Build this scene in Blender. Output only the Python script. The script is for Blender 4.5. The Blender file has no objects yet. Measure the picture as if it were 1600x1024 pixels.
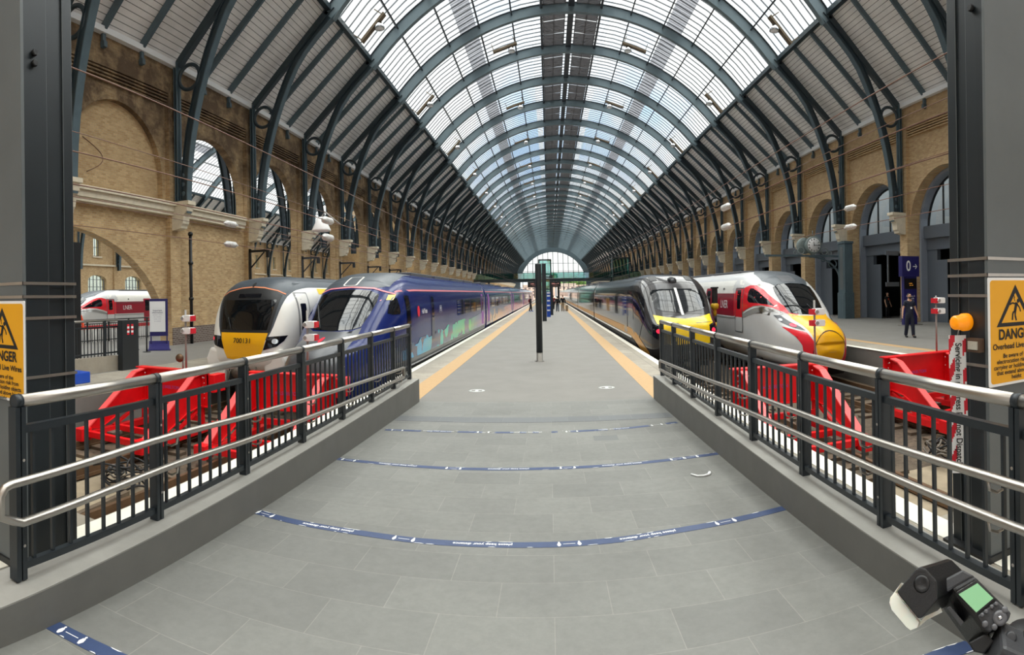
import bpy, bmesh, math, random
from mathutils import Matrix, Vector, Euler, noise
from mathutils.bvhtree import BVHTree
random.seed(7)
SC = bpy.context.scene
COL = SC.collection
PI = math.pi

# ------------------------------------------------------------ camera (level cylindrical panorama lens)
F, CX, CY, ROLL = 900.0, 858.0, 458.0, 0.0175
CAM = Vector((0, 0, 2.0))
cr, sr = math.cos(ROLL), math.sin(ROLL)
cd = bpy.data.cameras.new('camera'); cam = bpy.data.objects.new('camera', cd); COL.objects.link(cam)
cam.matrix_world = Matrix(((cr, sr, 0, CAM.x), (0, 0, -1, CAM.y), (-sr, cr, 0, CAM.z), (0, 0, 0, 1)))
cd.type = 'PANO'; cd.panorama_type = 'CENTRAL_CYLINDRICAL'
cd.central_cylindrical_range_u_min = -CX / F; cd.central_cylindrical_range_u_max = (1600 - CX) / F
cd.central_cylindrical_range_v_min = -(1024 - CY) / F; cd.central_cylindrical_range_v_max = CY / F
cd.central_cylindrical_radius = 1.0
cd.clip_start = 0.05; cd.clip_end = 3000
SC.camera = cam
# ------------------------------------------------------------ colour management, sky, light
SC.view_settings.view_transform = 'Standard'; SC.view_settings.look = 'None'
SC.view_settings.gamma = 1.0; SC.view_settings.use_curve_mapping = False
SC.view_settings.exposure = 0.76
SC.cycles.use_denoising = True
SC.cycles.max_bounces = 8; SC.cycles.diffuse_bounces = 4; SC.cycles.glossy_bounces = 3
SC.cycles.transparent_max_bounces = 12; SC.cycles.transmission_bounces = 6
SC.cycles.caustics_reflective = False; SC.cycles.caustics_refractive = False
SC.cycles.sample_clamp_indirect = 6.0

def lin(c):
    return tuple(((x / 255) / 12.92 if x / 255 <= 0.04045 else ((x / 255 + 0.055) / 1.055) ** 2.4) for x in c) + (1.0,)

W = bpy.data.worlds.new('overcast_sky'); SC.world = W; W.use_nodes = True
nt = W.node_tree; nt.nodes.clear()
wo = nt.nodes.new('ShaderNodeOutputWorld'); bg = nt.nodes.new('ShaderNodeBackground')
tc = nt.nodes.new('ShaderNodeTexCoord'); nz = nt.nodes.new('ShaderNodeTexNoise')
nz.inputs['Scale'].default_value = 2.6; nz.inputs['Detail'].default_value = 6; nz.inputs['Roughness'].default_value = 0.55
rp = nt.nodes.new('ShaderNodeValToRGB')
rp.color_ramp.elements[0].position = 0.36; rp.color_ramp.elements[0].color = (0.52, 0.72, 1.0, 1)
rp.color_ramp.elements[1].position = 0.50; rp.color_ramp.elements[1].color = (1.0, 0.985, 0.955, 1)
nt.links.new(tc.outputs['Generated'], nz.inputs['Vector']); nt.links.new(nz.outputs['Fac'], rp.inputs['Fac'])
nt.links.new(rp.outputs['Color'], bg.inputs['Color']); nt.links.new(bg.outputs[0], wo.inputs[0])
bg.inputs['Strength'].default_value = 0.85

sd = bpy.data.lights.new('daylight_through_cloud', 'SUN'); sd.energy = 7.0; sd.angle = math.radians(100); sd.color = (1.0, 0.965, 0.90)
so = bpy.data.objects.new('daylight_through_cloud', sd); COL.objects.link(so)
so.rotation_euler = Euler((math.radians(-14), math.radians(5), 0))

# ------------------------------------------------------------ material helpers
M = {}
def mat(name, rgb, rough=0.6, metal=0.0, var=0.0, vscale=3.0, var2=0.0, bump=0.0, spec=None, coat=0.0, emit=0.0, rgb2=None):
    m = bpy.data.materials.new(name); m.use_nodes = True; t = m.node_tree
    b = t.nodes['Principled BSDF']; c = lin(rgb)
    b.inputs['Base Color'].default_value = c; b.inputs['Roughness'].default_value = rough; b.inputs['Metallic'].default_value = metal
    if spec is not None: b.inputs['Specular IOR Level'].default_value = spec
    if coat: b.inputs['Coat Weight'].default_value = coat; b.inputs['Coat Roughness'].default_value = 0.05
    if emit: b.inputs['Emission Color'].default_value = c; b.inputs['Emission Strength'].default_value = emit
    if var or bump:
        g = t.nodes.new('ShaderNodeNewGeometry')
        n = t.nodes.new('ShaderNodeTexNoise'); n.inputs['Scale'].default_value = vscale; n.inputs['Detail'].default_value = 7
        n.inputs['Roughness'].default_value = 0.65
        t.links.new(g.outputs['Position'], n.inputs['Vector'])
        if var:
            r = t.nodes.new('ShaderNodeValToRGB'); e = r.color_ramp.elements
            e[0].position = 0.3; e[1].position = 0.7
            e[0].color = tuple(x * (1 - var) for x in c[:3]) + (1,)
            e[1].color = lin(rgb2) if rgb2 else tuple(min(1, x * (1 + var * 0.7)) for x in c[:3]) + (1,)
            t.links.new(n.outputs['Fac'], r.inputs['Fac']); t.links.new(r.outputs['Color'], b.inputs['Base Color'])
        if bump:
            bp = t.nodes.new('ShaderNodeBump'); bp.inputs['Strength'].default_value = bump; bp.inputs['Distance'].default_value = 0.02
            t.links.new(n.outputs['Fac'], bp.inputs['Height']); t.links.new(bp.outputs['Normal'], b.inputs['Normal'])
    M[name] = m
    return m

def pos_uv(t, a, b, ka=(1, 0, 0), kb=(0, 0, 1)):
    """vector (dot(pos,ka), dot(pos,kb), 0) from the world position"""
    g = t.nodes.new('ShaderNodeNewGeometry')
    cb = t.nodes.new('ShaderNodeCombineXYZ')
    for i, k in enumerate((ka, kb)):
        d = t.nodes.new('ShaderNodeVectorMath'); d.operation = 'DOT_PRODUCT'; d.inputs[1].default_value = k
        t.links.new(g.outputs['Position'], d.inputs[0]); t.links.new(d.outputs['Value'], cb.inputs[i])
    return cb.outputs[0]

def brick_mat(name, c1, c2, mortar, bw, rh, ms, ka, kb, rough=0.85, dirt=0.0, dirt_rgb=(60, 45, 35), bump=0.3, dscale=0.5, zdirt=None, offset=0.5, speck=0.25):
    m = bpy.data.materials.new(name); m.use_nodes = True; t = m.node_tree
    b = t.nodes['Principled BSDF']; b.inputs['Roughness'].default_value = rough
    br = t.nodes.new('ShaderNodeTexBrick'); br.offset = offset
    br.inputs['Color1'].default_value = lin(c1); br.inputs['Color2'].default_value = lin(c2); br.inputs['Mortar'].default_value = lin(mortar)
    br.inputs['Scale'].default_value = 1.0; br.inputs['Brick Width'].default_value = bw; br.inputs['Row Height'].default_value = rh
    br.inputs['Mortar Size'].default_value = ms; br.inputs['Mortar Smooth'].default_value = 0.2
    t.links.new(pos_uv(t, 0, 0, ka, kb), br.inputs['Vector'])
    g = t.nodes.new('ShaderNodeNewGeometry')
    col = br.outputs['Color']
    def mixn(scale, lo, hi, fac, rgb, detail=8, mode='MIX', zr=None):
        nonlocal col
        n = t.nodes.new('ShaderNodeTexNoise'); n.inputs['Scale'].default_value = scale; n.inputs['Detail'].default_value = detail
        n.inputs['Roughness'].default_value = 0.7
        t.links.new(g.outputs['Position'], n.inputs['Vector'])
        mr = t.nodes.new('ShaderNodeMapRange'); mr.inputs['From Min'].default_value = lo; mr.inputs['From Max'].default_value = hi
        mr.inputs['To Max'].default_value = fac
        t.links.new(n.outputs['Fac'], mr.inputs['Value'])
        f = mr.outputs[0]
        if zr:
            sx = t.nodes.new('ShaderNodeSeparateXYZ'); t.links.new(g.outputs['Position'], sx.inputs[0])
            z = t.nodes.new('ShaderNodeMapRange'); z.inputs['From Min'].default_value = zr[0]; z.inputs['From Max'].default_value = zr[1]
            t.links.new(sx.outputs['Z'], z.inputs['Value'])
            mu = t.nodes.new('ShaderNodeMath'); mu.operation = 'MULTIPLY'; t.links.new(f, mu.inputs[0]); t.links.new(z.outputs[0], mu.inputs[1]); f = mu.outputs[0]
        x = t.nodes.new('ShaderNodeMix'); x.data_type = 'RGBA'; x.blend_type = mode
        t.links.new(f, x.inputs['Factor']); t.links.new(col, x.inputs[6]); x.inputs[7].default_value = lin(rgb); col = x.outputs[2]
    if dirt: mixn(dscale, 0.45, 0.7, dirt, dirt_rgb)
    if zdirt: mixn(0.9, 0.22, 0.56, zdirt[2], tuple(int(x * .86) for x in dirt_rgb), zr=zdirt[:2])
    if speck: mixn(14.0, 0.35, 0.75, speck, tuple(int(x * 0.55) for x in c1), detail=4)
    t.links.new(col, b.inputs['Base Color'])
    if bump:
        bp = t.nodes.new('ShaderNodeBump'); bp.inputs['Strength'].default_value = bump; bp.inputs['Distance'].default_value = 0.01; bp.invert = True
        t.links.new(br.outputs['Fac'], bp.inputs['Height']); t.links.new(bp.outputs['Normal'], b.inputs['Normal'])
    M[name] = m
    return m

# brick walls (yellow stock brick, soot towards the top of the wall as growing stain patches)
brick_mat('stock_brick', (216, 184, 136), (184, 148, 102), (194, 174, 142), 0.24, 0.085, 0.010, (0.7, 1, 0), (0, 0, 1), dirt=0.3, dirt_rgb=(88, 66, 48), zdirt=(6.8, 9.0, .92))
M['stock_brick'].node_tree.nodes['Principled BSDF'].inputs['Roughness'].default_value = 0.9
brick_mat('recess_brick', (216, 184, 136), (190, 154, 106), (194, 174, 142), 0.24, 0.085, 0.010, (0.7, 1, 0), (0, 0, 1), dirt=0.3, dirt_rgb=(150, 118, 80))
brick_mat('clean_brick', (216, 184, 138), (188, 152, 108), (190, 172, 140), 0.24, 0.085, 0.010, (0.7, 1, 0), (0, 0, 1), dirt=0.25, dirt_rgb=(140, 104, 66), zdirt=(9.0, 13.0, 0.5))
brick_mat('blue_brick', (112, 98, 92), (92, 74, 66), (150, 140, 130), 0.24, 0.085, 0.012, (0.7, 1, 0), (0, 0, 1))
brick_mat('front_brick', (216, 178, 122), (184, 142, 90), (190, 172, 140), 0.24, 0.085, 0.010, (1, 0, 0), (0, 0, 1), dirt=0.3, dirt_rgb=(120, 82, 50))
mat('louvre_slat', (96, 94, 96), 0.6)
mat('stone', (222, 210, 186), 0.8, var=0.12, vscale=4)
brick_mat('paving', (124, 124, 119), (114, 114, 110), (138, 136, 130), 0.66, 0.405, 0.0028, (1, 0, 0), (0, 1, 0), rough=0.62, dirt=0.45, dirt_rgb=(92, 91, 88), bump=0.15, dscale=0.7, speck=0.22)
brick_mat('paving_border', (104, 106, 108), (96, 98, 100), (120, 120, 118), 0.5, 0.4, 0.003, (1, 0, 0), (0, 1, 0), rough=0.6, bump=0.1, speck=0.1)
mat('asphalt', (122, 119, 114), 0.72, var=0.10, vscale=1.2, bump=0.08)
mat('tactile_yellow', (182, 148, 104), 0.7, var=0.06, vscale=9)
brick_mat('edge_slab', (168, 160, 146), (152, 145, 132), (120, 116, 108), 1.0, 0.9, 0.008, (0, 1, 0), (1, 0, 0), rough=0.8, dirt=0.5, dirt_rgb=(122, 114, 104), dscale=2.0)
mat('white_line', (232, 228, 214), 0.7, var=0.05, vscale=8)
mat('concrete', (150, 142, 128), 0.85, var=0.2, vscale=1.5, bump=0.2)
mat('pit_floor', (150, 136, 114), 0.9, var=0.28, vscale=1.7, bump=0.3)
mat('ballast', (92, 80, 66), 0.95, var=0.55, vscale=9, bump=1.0)
mat('rail_steel', (112, 88, 66), 0.5, metal=0.6, var=0.2, vscale=6)
mat('sleeper', (98, 84, 68), 0.9, var=0.3, vscale=5)
mat('plinth_stone', (104, 103, 99), 0.6, var=0.12, vscale=2.5)
mat('plinth_cap', (150, 148, 142), 0.65, var=0.12, vscale=3)
mat('rail_paint', (33, 40, 45), 0.42, var=0.08, vscale=5)
mat('foot_steel', (120, 116, 110), 0.45, metal=.8)
mat('stainless', (190, 184, 176), 0.36, metal=1.0, var=0.06, vscale=12)
mat('iron_blue', (80, 97, 104), 0.5, var=0.14, vscale=2.5)
mat('iron_dark', (46, 59, 65), 0.5, var=0.14, vscale=2.5)
mat('iron_rib', (112, 128, 134), 0.55, var=0.08, vscale=1.5)
mat('purlin_dark', (58, 62, 68), 0.55)
mat('glazing_bar', (112, 116, 120), 0.5)
mat('column_shade_tone', (33, 39, 43), 0.38, var=0.14, vscale=2.2)  # column sides: the shade on them is put into this darker colour
mat('column_lit_tone', (98, 103, 104), 0.42, var=0.1, vscale=1.6)  # same column's front plate, its lit look put into the colour
mat('white_fascia', (236, 236, 235), 0.6)
mat('render_grey', (142, 150, 162), 0.6, var=0.06, vscale=2)
mat('frame_grey', (92, 99, 108), 0.5)
mat('black', (14, 15, 17), 0.5)
mat('soft_black', (24, 25, 27), 0.45)
mat('iron_pipe', (22, 21, 22), 0.45)
mat('copper_wire', (126, 96, 84), 0.5, metal=0.3)
mat('wire_grey', (150, 146, 142), 0.5)
mat('porcelain', (208, 208, 206), 0.3)
mat('clock_case', (128, 140, 138), 0.5, var=.1)
mat('lamp_beam', (112, 96, 74), 0.6)
mat('chrome', (210, 212, 214), 0.15, metal=1.0)
mat('lamp_glass', (250, 250, 250), 0.15)
mat('buffer_red', (226, 18, 26), 0.38, var=0.12, vscale=3)
mat('buffer_red_edge', (255, 96, 96), 0.4)
mat('navy', (34, 30, 96), 0.4)
mat('sign_blue', (22, 74, 178), 0.4)
mat('white_paint', (238, 238, 238), 0.5)
mat('sign_amber', (236, 168, 10), 0.4)
mat('orange_lens', (255, 150, 14), 0.25, emit=0.25)
mat('red_tape', (212, 30, 48), 0.5)
mat('tape_blue', (54, 70, 106), 0.45, var=0.12, vscale=14)
mat('wood_frame', (96, 74, 58), 0.6)
mat('ivory', (206, 200, 186), 0.5)
mat('floor_sticker', (196, 198, 196), 0.6)
mat('patch_grey', (112, 113, 112), 0.8)
mat('skin', (204, 158, 130), 0.55)
mat('hair_brown', (62, 44, 32), 0.7)
mat('hair_dark', (28, 22, 20), 0.7)
mat('cloth_navy', (30, 34, 52), 0.8)
mat('cloth_black', (22, 22, 26), 0.85)
mat('cloth_trouser', (26, 30, 46), 0.85)
mat('cloth_orange', (236, 88, 52), 0.8)
mat('cloth_jean', (80, 88, 104), 0.85)
mat('cloth_tan', (150, 132, 108), 0.85)
mat('cloth_red', (126, 40, 52), 0.85)
mat('bridge_dark', (38, 52, 54), 0.5)
mat('screen_dark', (20, 16, 18), 0.3)
mat('led_amber', (255, 170, 60), 0.5, emit=1.2)
mat('led_red', (240, 160, 150), 0.5, emit=0.5)
mat('far_render', (222, 200, 186), 0.9, var=0.12, vscale=0.3)
mat('far_window', (120, 110, 112), 0.4)
mat('far_green', (92, 128, 62), 0.95, var=0.4, vscale=0.5)
mat('bin_yellow', (196, 138, 40), 0.5)
mat('scuff_yellow', (220, 176, 40), 0.5)
mat('cable', (20, 20, 20), 0.6)
mat('junk_metal', (104, 96, 86), 0.6, var=0.4, vscale=8)

def glass_mat(name, tint, gloss=0.12, dens=1.0, grough=0.02, haze=0.0):
    m = bpy.data.materials.new(name); m.use_nodes = True; t = m.node_tree; t.nodes.clear()
    o = t.nodes.new('ShaderNodeOutputMaterial'); tr = t.nodes.new('ShaderNodeBsdfTransparent'); gl = t.nodes.new('ShaderNodeBsdfGlossy')
    tr.inputs[0].default_value = tint + (1,); gl.inputs['Roughness'].default_value = grough
    mx = t.nodes.new('ShaderNodeMixShader'); mx.inputs[0].default_value = gloss
    t.links.new(tr.outputs[0], mx.inputs[1]); t.links.new(gl.outputs[0], mx.inputs[2])
    out = mx.outputs[0]
    if haze:
        df = t.nodes.new('ShaderNodeBsdfDiffuse'); df.inputs[0].default_value = (0.8, 0.85, 0.88, 1)
        m2 = t.nodes.new('ShaderNodeMixShader'); m2.inputs[0].default_value = haze
        t.links.new(out, m2.inputs[1]); t.links.new(df.outputs[0], m2.inputs[2]); out = m2.outputs[0]
    t.links.new(out, o.inputs[0]); M[name] = m
glass_mat('roof_glass', (0.92, 0.97, 0.98), 0.04)
glass_mat('clear_glass', (0.80, 0.90, 0.90), 0.15)
glass_mat('green_glass', (0.42, 0.72, 0.66), 0.2)
glass_mat('screen_glass', (0.9, 0.95, 0.95), 0.06)

def stripe_mat(name, c, cline, period, width, kdir, rough=0.6, var=0.08):
    m = bpy.data.materials.new(name); m.use_nodes = True; t = m.node_tree; b = t.nodes['Principled BSDF']; b.inputs['Roughness'].default_value = rough
    g = t.nodes.new('ShaderNodeNewGeometry'); d = t.nodes.new('ShaderNodeVectorMath'); d.operation = 'DOT_PRODUCT'; d.inputs[1].default_value = kdir
    t.links.new(g.outputs['Position'], d.inputs[0])
    mo = t.nodes.new('ShaderNodeMath'); mo.operation = 'MODULO'; ad = t.nodes.new('ShaderNodeMath'); ad.inputs[1].default_value = 1000 * period
    t.links.new(d.outputs['Value'], ad.inputs[0]); t.links.new(ad.outputs[0], mo.inputs[0]); mo.inputs[1].default_value = period
    lt = t.nodes.new('ShaderNodeMath'); lt.operation = 'LESS_THAN'; t.links.new(mo.outputs[0], lt.inputs[0]); lt.inputs[1].default_value = width
    n = t.nodes.new('ShaderNodeTexNoise'); n.inputs['Scale'].default_value = 0.8; n.inputs['Detail'].default_value = 5; t.links.new(g.outputs['Position'], n.inputs['Vector'])
    r = t.nodes.new('ShaderNodeValToRGB'); cc = lin(c); r.color_ramp.elements[0].position = .35; r.color_ramp.elements[1].position = .65
    r.color_ramp.elements[0].color = tuple(x * (1 - var) for x in cc[:3]) + (1,); r.color_ramp.elements[1].color = tuple(min(1, x * (1 + var)) for x in cc[:3]) + (1,)
    t.links.new(n.outputs['Fac'], r.inputs['Fac'])
    x = t.nodes.new('ShaderNodeMix'); x.data_type = 'RGBA'; t.links.new(lt.outputs[0], x.inputs['Factor']); t.links.new(r.outputs['Color'], x.inputs[6]); x.inputs[7].default_value = lin(cline)
    t.links.new(x.outputs[2], b.inputs['Base Color']); M[name] = m
stripe_mat('roof_boards', (240, 237, 233), (130, 126, 124), 0.17, 0.02, (0, 0, 1))
stripe_mat('corrugated', (196, 196, 200), (120, 120, 126), 0.30, 0.12, (0, 1, 0))
stripe_mat('light_strip', (220, 222, 226), (180, 184, 190), 0.30, 0.1, (0, 1, 0))
def strip_mat(name, k):
    m = M[name]; t = m.node_tree; b = t.nodes['Principled BSDF']; o = [n for n in t.nodes if n.type == 'OUTPUT_MATERIAL'][0]
    tl = t.nodes.new('ShaderNodeBsdfTranslucent'); src = b.inputs['Base Color'].links[0].from_socket; t.links.new(src, tl.inputs[0])
    tr = t.nodes.new('ShaderNodeBsdfTransparent'); m1 = t.nodes.new('ShaderNodeMixShader'); m1.inputs[0].default_value = .6; m2 = t.nodes.new('ShaderNodeMixShader'); m2.inputs[0].default_value = k
    t.links.new(b.outputs[0], m1.inputs[1]); t.links.new(tl.outputs[0], m1.inputs[2]); t.links.new(m1.outputs[0], m2.inputs[1]); t.links.new(tr.outputs[0], m2.inputs[2]); t.links.new(m2.outputs[0], o.inputs[0])
strip_mat('light_strip', .35); strip_mat('corrugated', .12)
stripe_mat('louvre', (176, 172, 176), (44, 44, 50), 0.16, 0.09, (0, 1, 0))

# ------------------------------------------------------------ mesh helpers
WLOC = {}
class MB:
    def __init__(s): s.bm = bmesh.new(); s.mats = []; s.cur = 0
    def m(s, name):
        if name not in s.mats: s.mats.append(name)
        s.cur = s.mats.index(name); return s
    def poly(s, pts):
        vs = [s.bm.verts.new(p) for p in pts]
        f = s.bm.faces.new(vs); f.material_index = s.cur; return f
    def hexa(s, p):
        v = [s.bm.verts.new(q) for q in p]
        for q in ((0, 3, 2, 1), (4, 5, 6, 7), (0, 1, 5, 4), (1, 2, 6, 5), (2, 3, 7, 6), (3, 0, 4, 7)):
            f = s.bm.faces.new([v[i] for i in q]); f.material_index = s.cur
        return v
    def box(s, x0, x1, y0, y1, z0, z1):
        return s.hexa([(x0, y0, z0), (x1, y0, z0), (x1, y1, z0), (x0, y1, z0), (x0, y0, z1), (x1, y0, z1), (x1, y1, z1), (x0, y1, z1)])
    def prism(s, poly, axis, a, b):
        """extrude a 2-D outline along an axis from a to b. axis 'x': (y,z) outline, 'y': (x,z), 'z': (x,y)"""
        f3 = {'x': lambda p, t: (t, p[0], p[1]), 'y': lambda p, t: (p[0], t, p[1]), 'z': lambda p, t: (p[0], p[1], t)}[axis]
        A = [s.bm.verts.new(f3(p, a)) for p in poly]; B = [s.bm.verts.new(f3(p, b)) for p in poly]
        n = len(poly)
        for q in (A, B[::-1]):
            f = s.bm.faces.new(q); f.material_index = s.cur
        for i in range(n):
            f = s.bm.faces.new((A[i], B[i], B[(i + 1) % n], A[(i + 1) % n])); f.material_index = s.cur
    def bar(s, p, q, w, h=None, up=(0, 0, 1)):
        """rectangular bar from p to q, w across, h along 'up'"""
        h = h or w; p = Vector(p); q = Vector(q); d = (q - p).normalized(); u = Vector(up)
        r = d.cross(u)
        if r.length < 1e-4: r = d.cross(Vector((1, 0, 0)))
        r.normalize(); u = r.cross(d).normalized(); r *= w / 2; u *= h / 2
        s.hexa([p - r - u, p + r - u, p + r + u, p - r + u, q - r - u, q + r - u, q + r + u, q - r + u])
    def tube(s, pts, rad, seg=8, caps=True, smooth=True):
        pts = [Vector(p) for p in pts]; rings = []
        rr = rad if isinstance(rad, (list, tuple)) else [rad] * len(pts)
        prev = None
        for i, p in enumerate(pts):
            d = (pts[min(i + 1, len(pts) - 1)] - pts[max(i - 1, 0)]).normalized()
            if prev is None:
                a = d.cross(Vector((0, 0, 1)))
                if a.length < 1e-3: a = d.cross(Vector((1, 0, 0)))
            else:
                a = prev - d * prev.dot(d)
            a.normalize(); prev = a; b = d.cross(a)
            rings.append([s.bm.verts.new(p + (a * math.cos(t) + b * math.sin(t)) * rr[i]) for t in [2 * PI * k / seg for k in range(seg)]])
        for i in range(len(rings) - 1):
            for k in range(seg):
                f = s.bm.faces.new((rings[i][k], rings[i][(k + 1) % seg], rings[i + 1][(k + 1) % seg], rings[i + 1][k])); f.material_index = s.cur; f.smooth = smooth
        if caps:
            for q in (rings[0][::-1], rings[-1]):
                f = s.bm.faces.new(q); f.material_index = s.cur
    def ring(s, c, R, r, axis='y', seg=28, rs=8, a0=0, a1=2 * PI):
        pts = []
        n = seg
        full = abs(a1 - a0 - 2 * PI) < 1e-6
        for k in range(n + 1):
            t = a0 + (a1 - a0) * k / n
            o = {'y': (math.cos(t), 0, math.sin(t)), 'x': (0, math.cos(t), math.sin(t)), 'z': (math.cos(t), math.sin(t), 0)}[axis]
            pts.append(Vector(c) + Vector(o) * R)
        s.tube(pts, r, rs, caps=not full)
    def lathe(s, c, prof, seg=16, axis='z'):
        """prof: (radius, along) pairs"""
        rings = []
        for r, z in prof:
            ring = []
            for k in range(seg):
                t = 2 * PI * k / seg; a, b = r * math.cos(t), r * math.sin(t)
                o = {'z': (a, b, z), 'y': (a, z, b), 'x': (z, a, b)}[axis]
                ring.append(s.bm.verts.new(Vector(c) + Vector(o)))
            rings.append(ring)
        for i in range(len(rings) - 1):
            for k in range(seg):
                f = s.bm.faces.new((rings[i][k], rings[i][(k + 1) % seg], rings[i + 1][(k + 1) % seg], rings[i + 1][k])); f.material_index = s.cur; f.smooth = True
        for q in (rings[0][::-1], rings[-1]):
            f = s.bm.faces.new(q); f.material_index = s.cur
    def mesh(s, me, mtx):
        """append another mesh"""
        vs = [s.bm.verts.new(mtx @ v.co) for v in me.vertices]
        for p in me.polygons:
            try:
                f = s.bm.faces.new([vs[i] for i in p.vertices]); f.material_index = s.cur
            except ValueError: pass
    def xform(s, mtx):
        bmesh.ops.transform(s.bm, matrix=mtx, verts=s.bm.verts); return s

def obj(name, mb, mname=None, parent=None, bevel=0.0, fixn=True):
    """link one mesh object; vertices are given in world space (or in the parent's space if it has none recorded)"""
    if fixn: bmesh.ops.recalc_face_normals(mb.bm, faces=mb.bm.faces)
    if bevel:
        bmesh.ops.remove_doubles(mb.bm, verts=mb.bm.verts, dist=1e-5)
        es = [e for e in mb.bm.edges if len(e.link_faces) == 2 and e.calc_face_angle(0) > 0.6]
        bmesh.ops.bevel(mb.bm, geom=es, offset=bevel, segments=2, profile=0.6, affect='EDGES', clamp_overlap=True)
    me = bpy.data.meshes.new(name)
    mb.bm.to_mesh(me); mb.bm.free()
    for n in (mb.mats if mname is None else [mname]): me.materials.append(M[n])
    o = bpy.data.objects.new(name, me); COL.objects.link(o)
    if parent is not None:
        o.parent = parent
        w = WLOC.get(parent.name, Vector((0, 0, 0)))
        if w.length: me.transform(Matrix.Translation(-w))
        WLOC[o.name] = w.copy()
        if parent.type != 'EMPTY':          # a sub-part: the part's own origin is its thing's origin
            pass
    return o

def obj_each(name, mb, mname=None, parent=None, bevel=0.0, fixn=True):
    """like obj(), but every separate piece becomes an object of its own"""
    bm = mb.bm; bm.verts.index_update(); seen = set(); groups = []
    for v in bm.verts:
        if v.index in seen: continue
        st = [v]; seen.add(v.index); isl = []
        while st:
            u = st.pop(); isl.append(u)
            for e in u.link_edges:
                w = e.other_vert(u)
                if w.index not in seen: seen.add(w.index); st.append(w)
        lo = [min(q.co[i] for q in isl) - .002 for i in range(3)]; hi = [max(q.co[i] for q in isl) + .002 for i in range(3)]
        g = [isl, lo, hi]; k = 0
        while k < len(groups):
            h = groups[k]
            if all(g[1][i] <= h[2][i] and h[1][i] <= g[2][i] for i in range(3)):
                g = [g[0] + h[0], [min(g[1][i], h[1][i]) for i in range(3)], [max(g[2][i], h[2][i]) for i in range(3)]]; groups.pop(k); k = 0
            else: k += 1
        groups.append(g)
    out = []
    for isl, _, _ in groups:
        n = MB(); n.mats = list(mb.mats); vm = {v: n.bm.verts.new(v.co) for v in isl}; fs = {f for v in isl for f in v.link_faces}
        for f in fs:
            q = n.bm.faces.new([vm[v] for v in f.verts]); q.material_index = f.material_index; q.smooth = f.smooth
        out.append(obj(name, n, mname, parent, bevel, fixn))
    bm.free(); return out

def thing(name, label, cat, loc=(0, 0, 0), group=None):
    o = bpy.data.objects.new(name, None); COL.objects.link(o); o.location = loc; o.empty_display_size = 0.2
    o['label'] = label; o['category'] = cat
    if group: o['group'] = group
    WLOC[o.name] = Vector(loc); return o
def tag(o, label, cat, group=None, kind=None):
    o['label'] = label; o['category'] = cat
    if group: o['group'] = group
    if kind: o['kind'] = kind
    return o
def solo(name, mb, label, cat, mname=None, loc=None, group=None, bevel=0.0, kind=None):
    o = obj(name, mb, mname, None, bevel)
    if loc is not None:
        o.data.transform(Matrix.Translation(-Vector(loc))); o.location = loc; WLOC[o.name] = Vector(loc)
    return tag(o, label, cat, group, kind)
def struct(name, mb, mname=None, parent=None, **k):
    o = obj(name, mb, mname, parent, **k); o['kind'] = 'structure'; return o
def copy_tree(o, parent=None):
    c = o.copy(); COL.objects.link(c); c.parent = parent
    for ch in [x for x in KIDS.get(o.name, [])]: copy_tree(ch, c)
    return c
KIDS = {}
def index_kids(root):
    for o in COL.objects:
        if o.parent: KIDS.setdefault(o.parent.name, [])
    for o in COL.objects:
        if o.parent and o not in KIDS[o.parent.name]: KIDS[o.parent.name].append(o)

def text_mesh(s, size=1.0, align='CENTER', bold=0.0, xs=1.0):
    c = bpy.data.curves.new('txt', 'FONT'); c.body = s; c.size = size; c.align_x = align; c.align_y = 'CENTER'; c.offset = bold; c.space_line = 0.92
    o = bpy.data.objects.new('txt', c); COL.objects.link(o)
    dg = bpy.context.evaluated_depsgraph_get(); me = bpy.data.meshes.new_from_object(o.evaluated_get(dg))
    COL.objects.unlink(o); bpy.data.objects.remove(o)
    if xs != 1.0: me.transform(Matrix.Diagonal((xs, 1, 1, 1)))
    return me
def text_obj(name, s, size, origin, right, up, mname, parent, bold=0.0, xs=1.0, align='CENTER', push=0.004):
    """flat lettering lying on a surface: origin, reading direction, upward direction"""
    r = Vector(right).normalized(); u = Vector(up).normalized(); n = r.cross(u)
    o = Vector(origin) + n * push
    mtx = Matrix(((r.x, u.x, n.x, o.x), (r.y, u.y, n.y, o.y), (r.z, u.z, n.z, o.z), (0, 0, 0, 1)))
    mb = MB(); mb.mesh(text_mesh(s, size, align, bold, xs), mtx)
    return obj(name, mb, mname, parent, fixn=False)

ORD = ['first', 'second', 'third', 'fourth', 'fifth', 'sixth', 'seventh', 'eighth', 'ninth', 'tenth', 'eleventh', 'twelfth', 'thirteenth',
       'fourteenth', 'fifteenth', 'sixteenth', 'seventeenth', 'eighteenth', 'nineteenth', 'twentieth']
TENS = {2: 'twenty', 3: 'thirty', 4: 'forty'}
def ordinal(n):
    if n <= 20: return ORD[n - 1]
    t, u = divmod(n, 10)
    return TENS[t][:-1] + 'ieth' if u == 0 else TENS[t] + '-' + ORD[u - 1]

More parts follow.
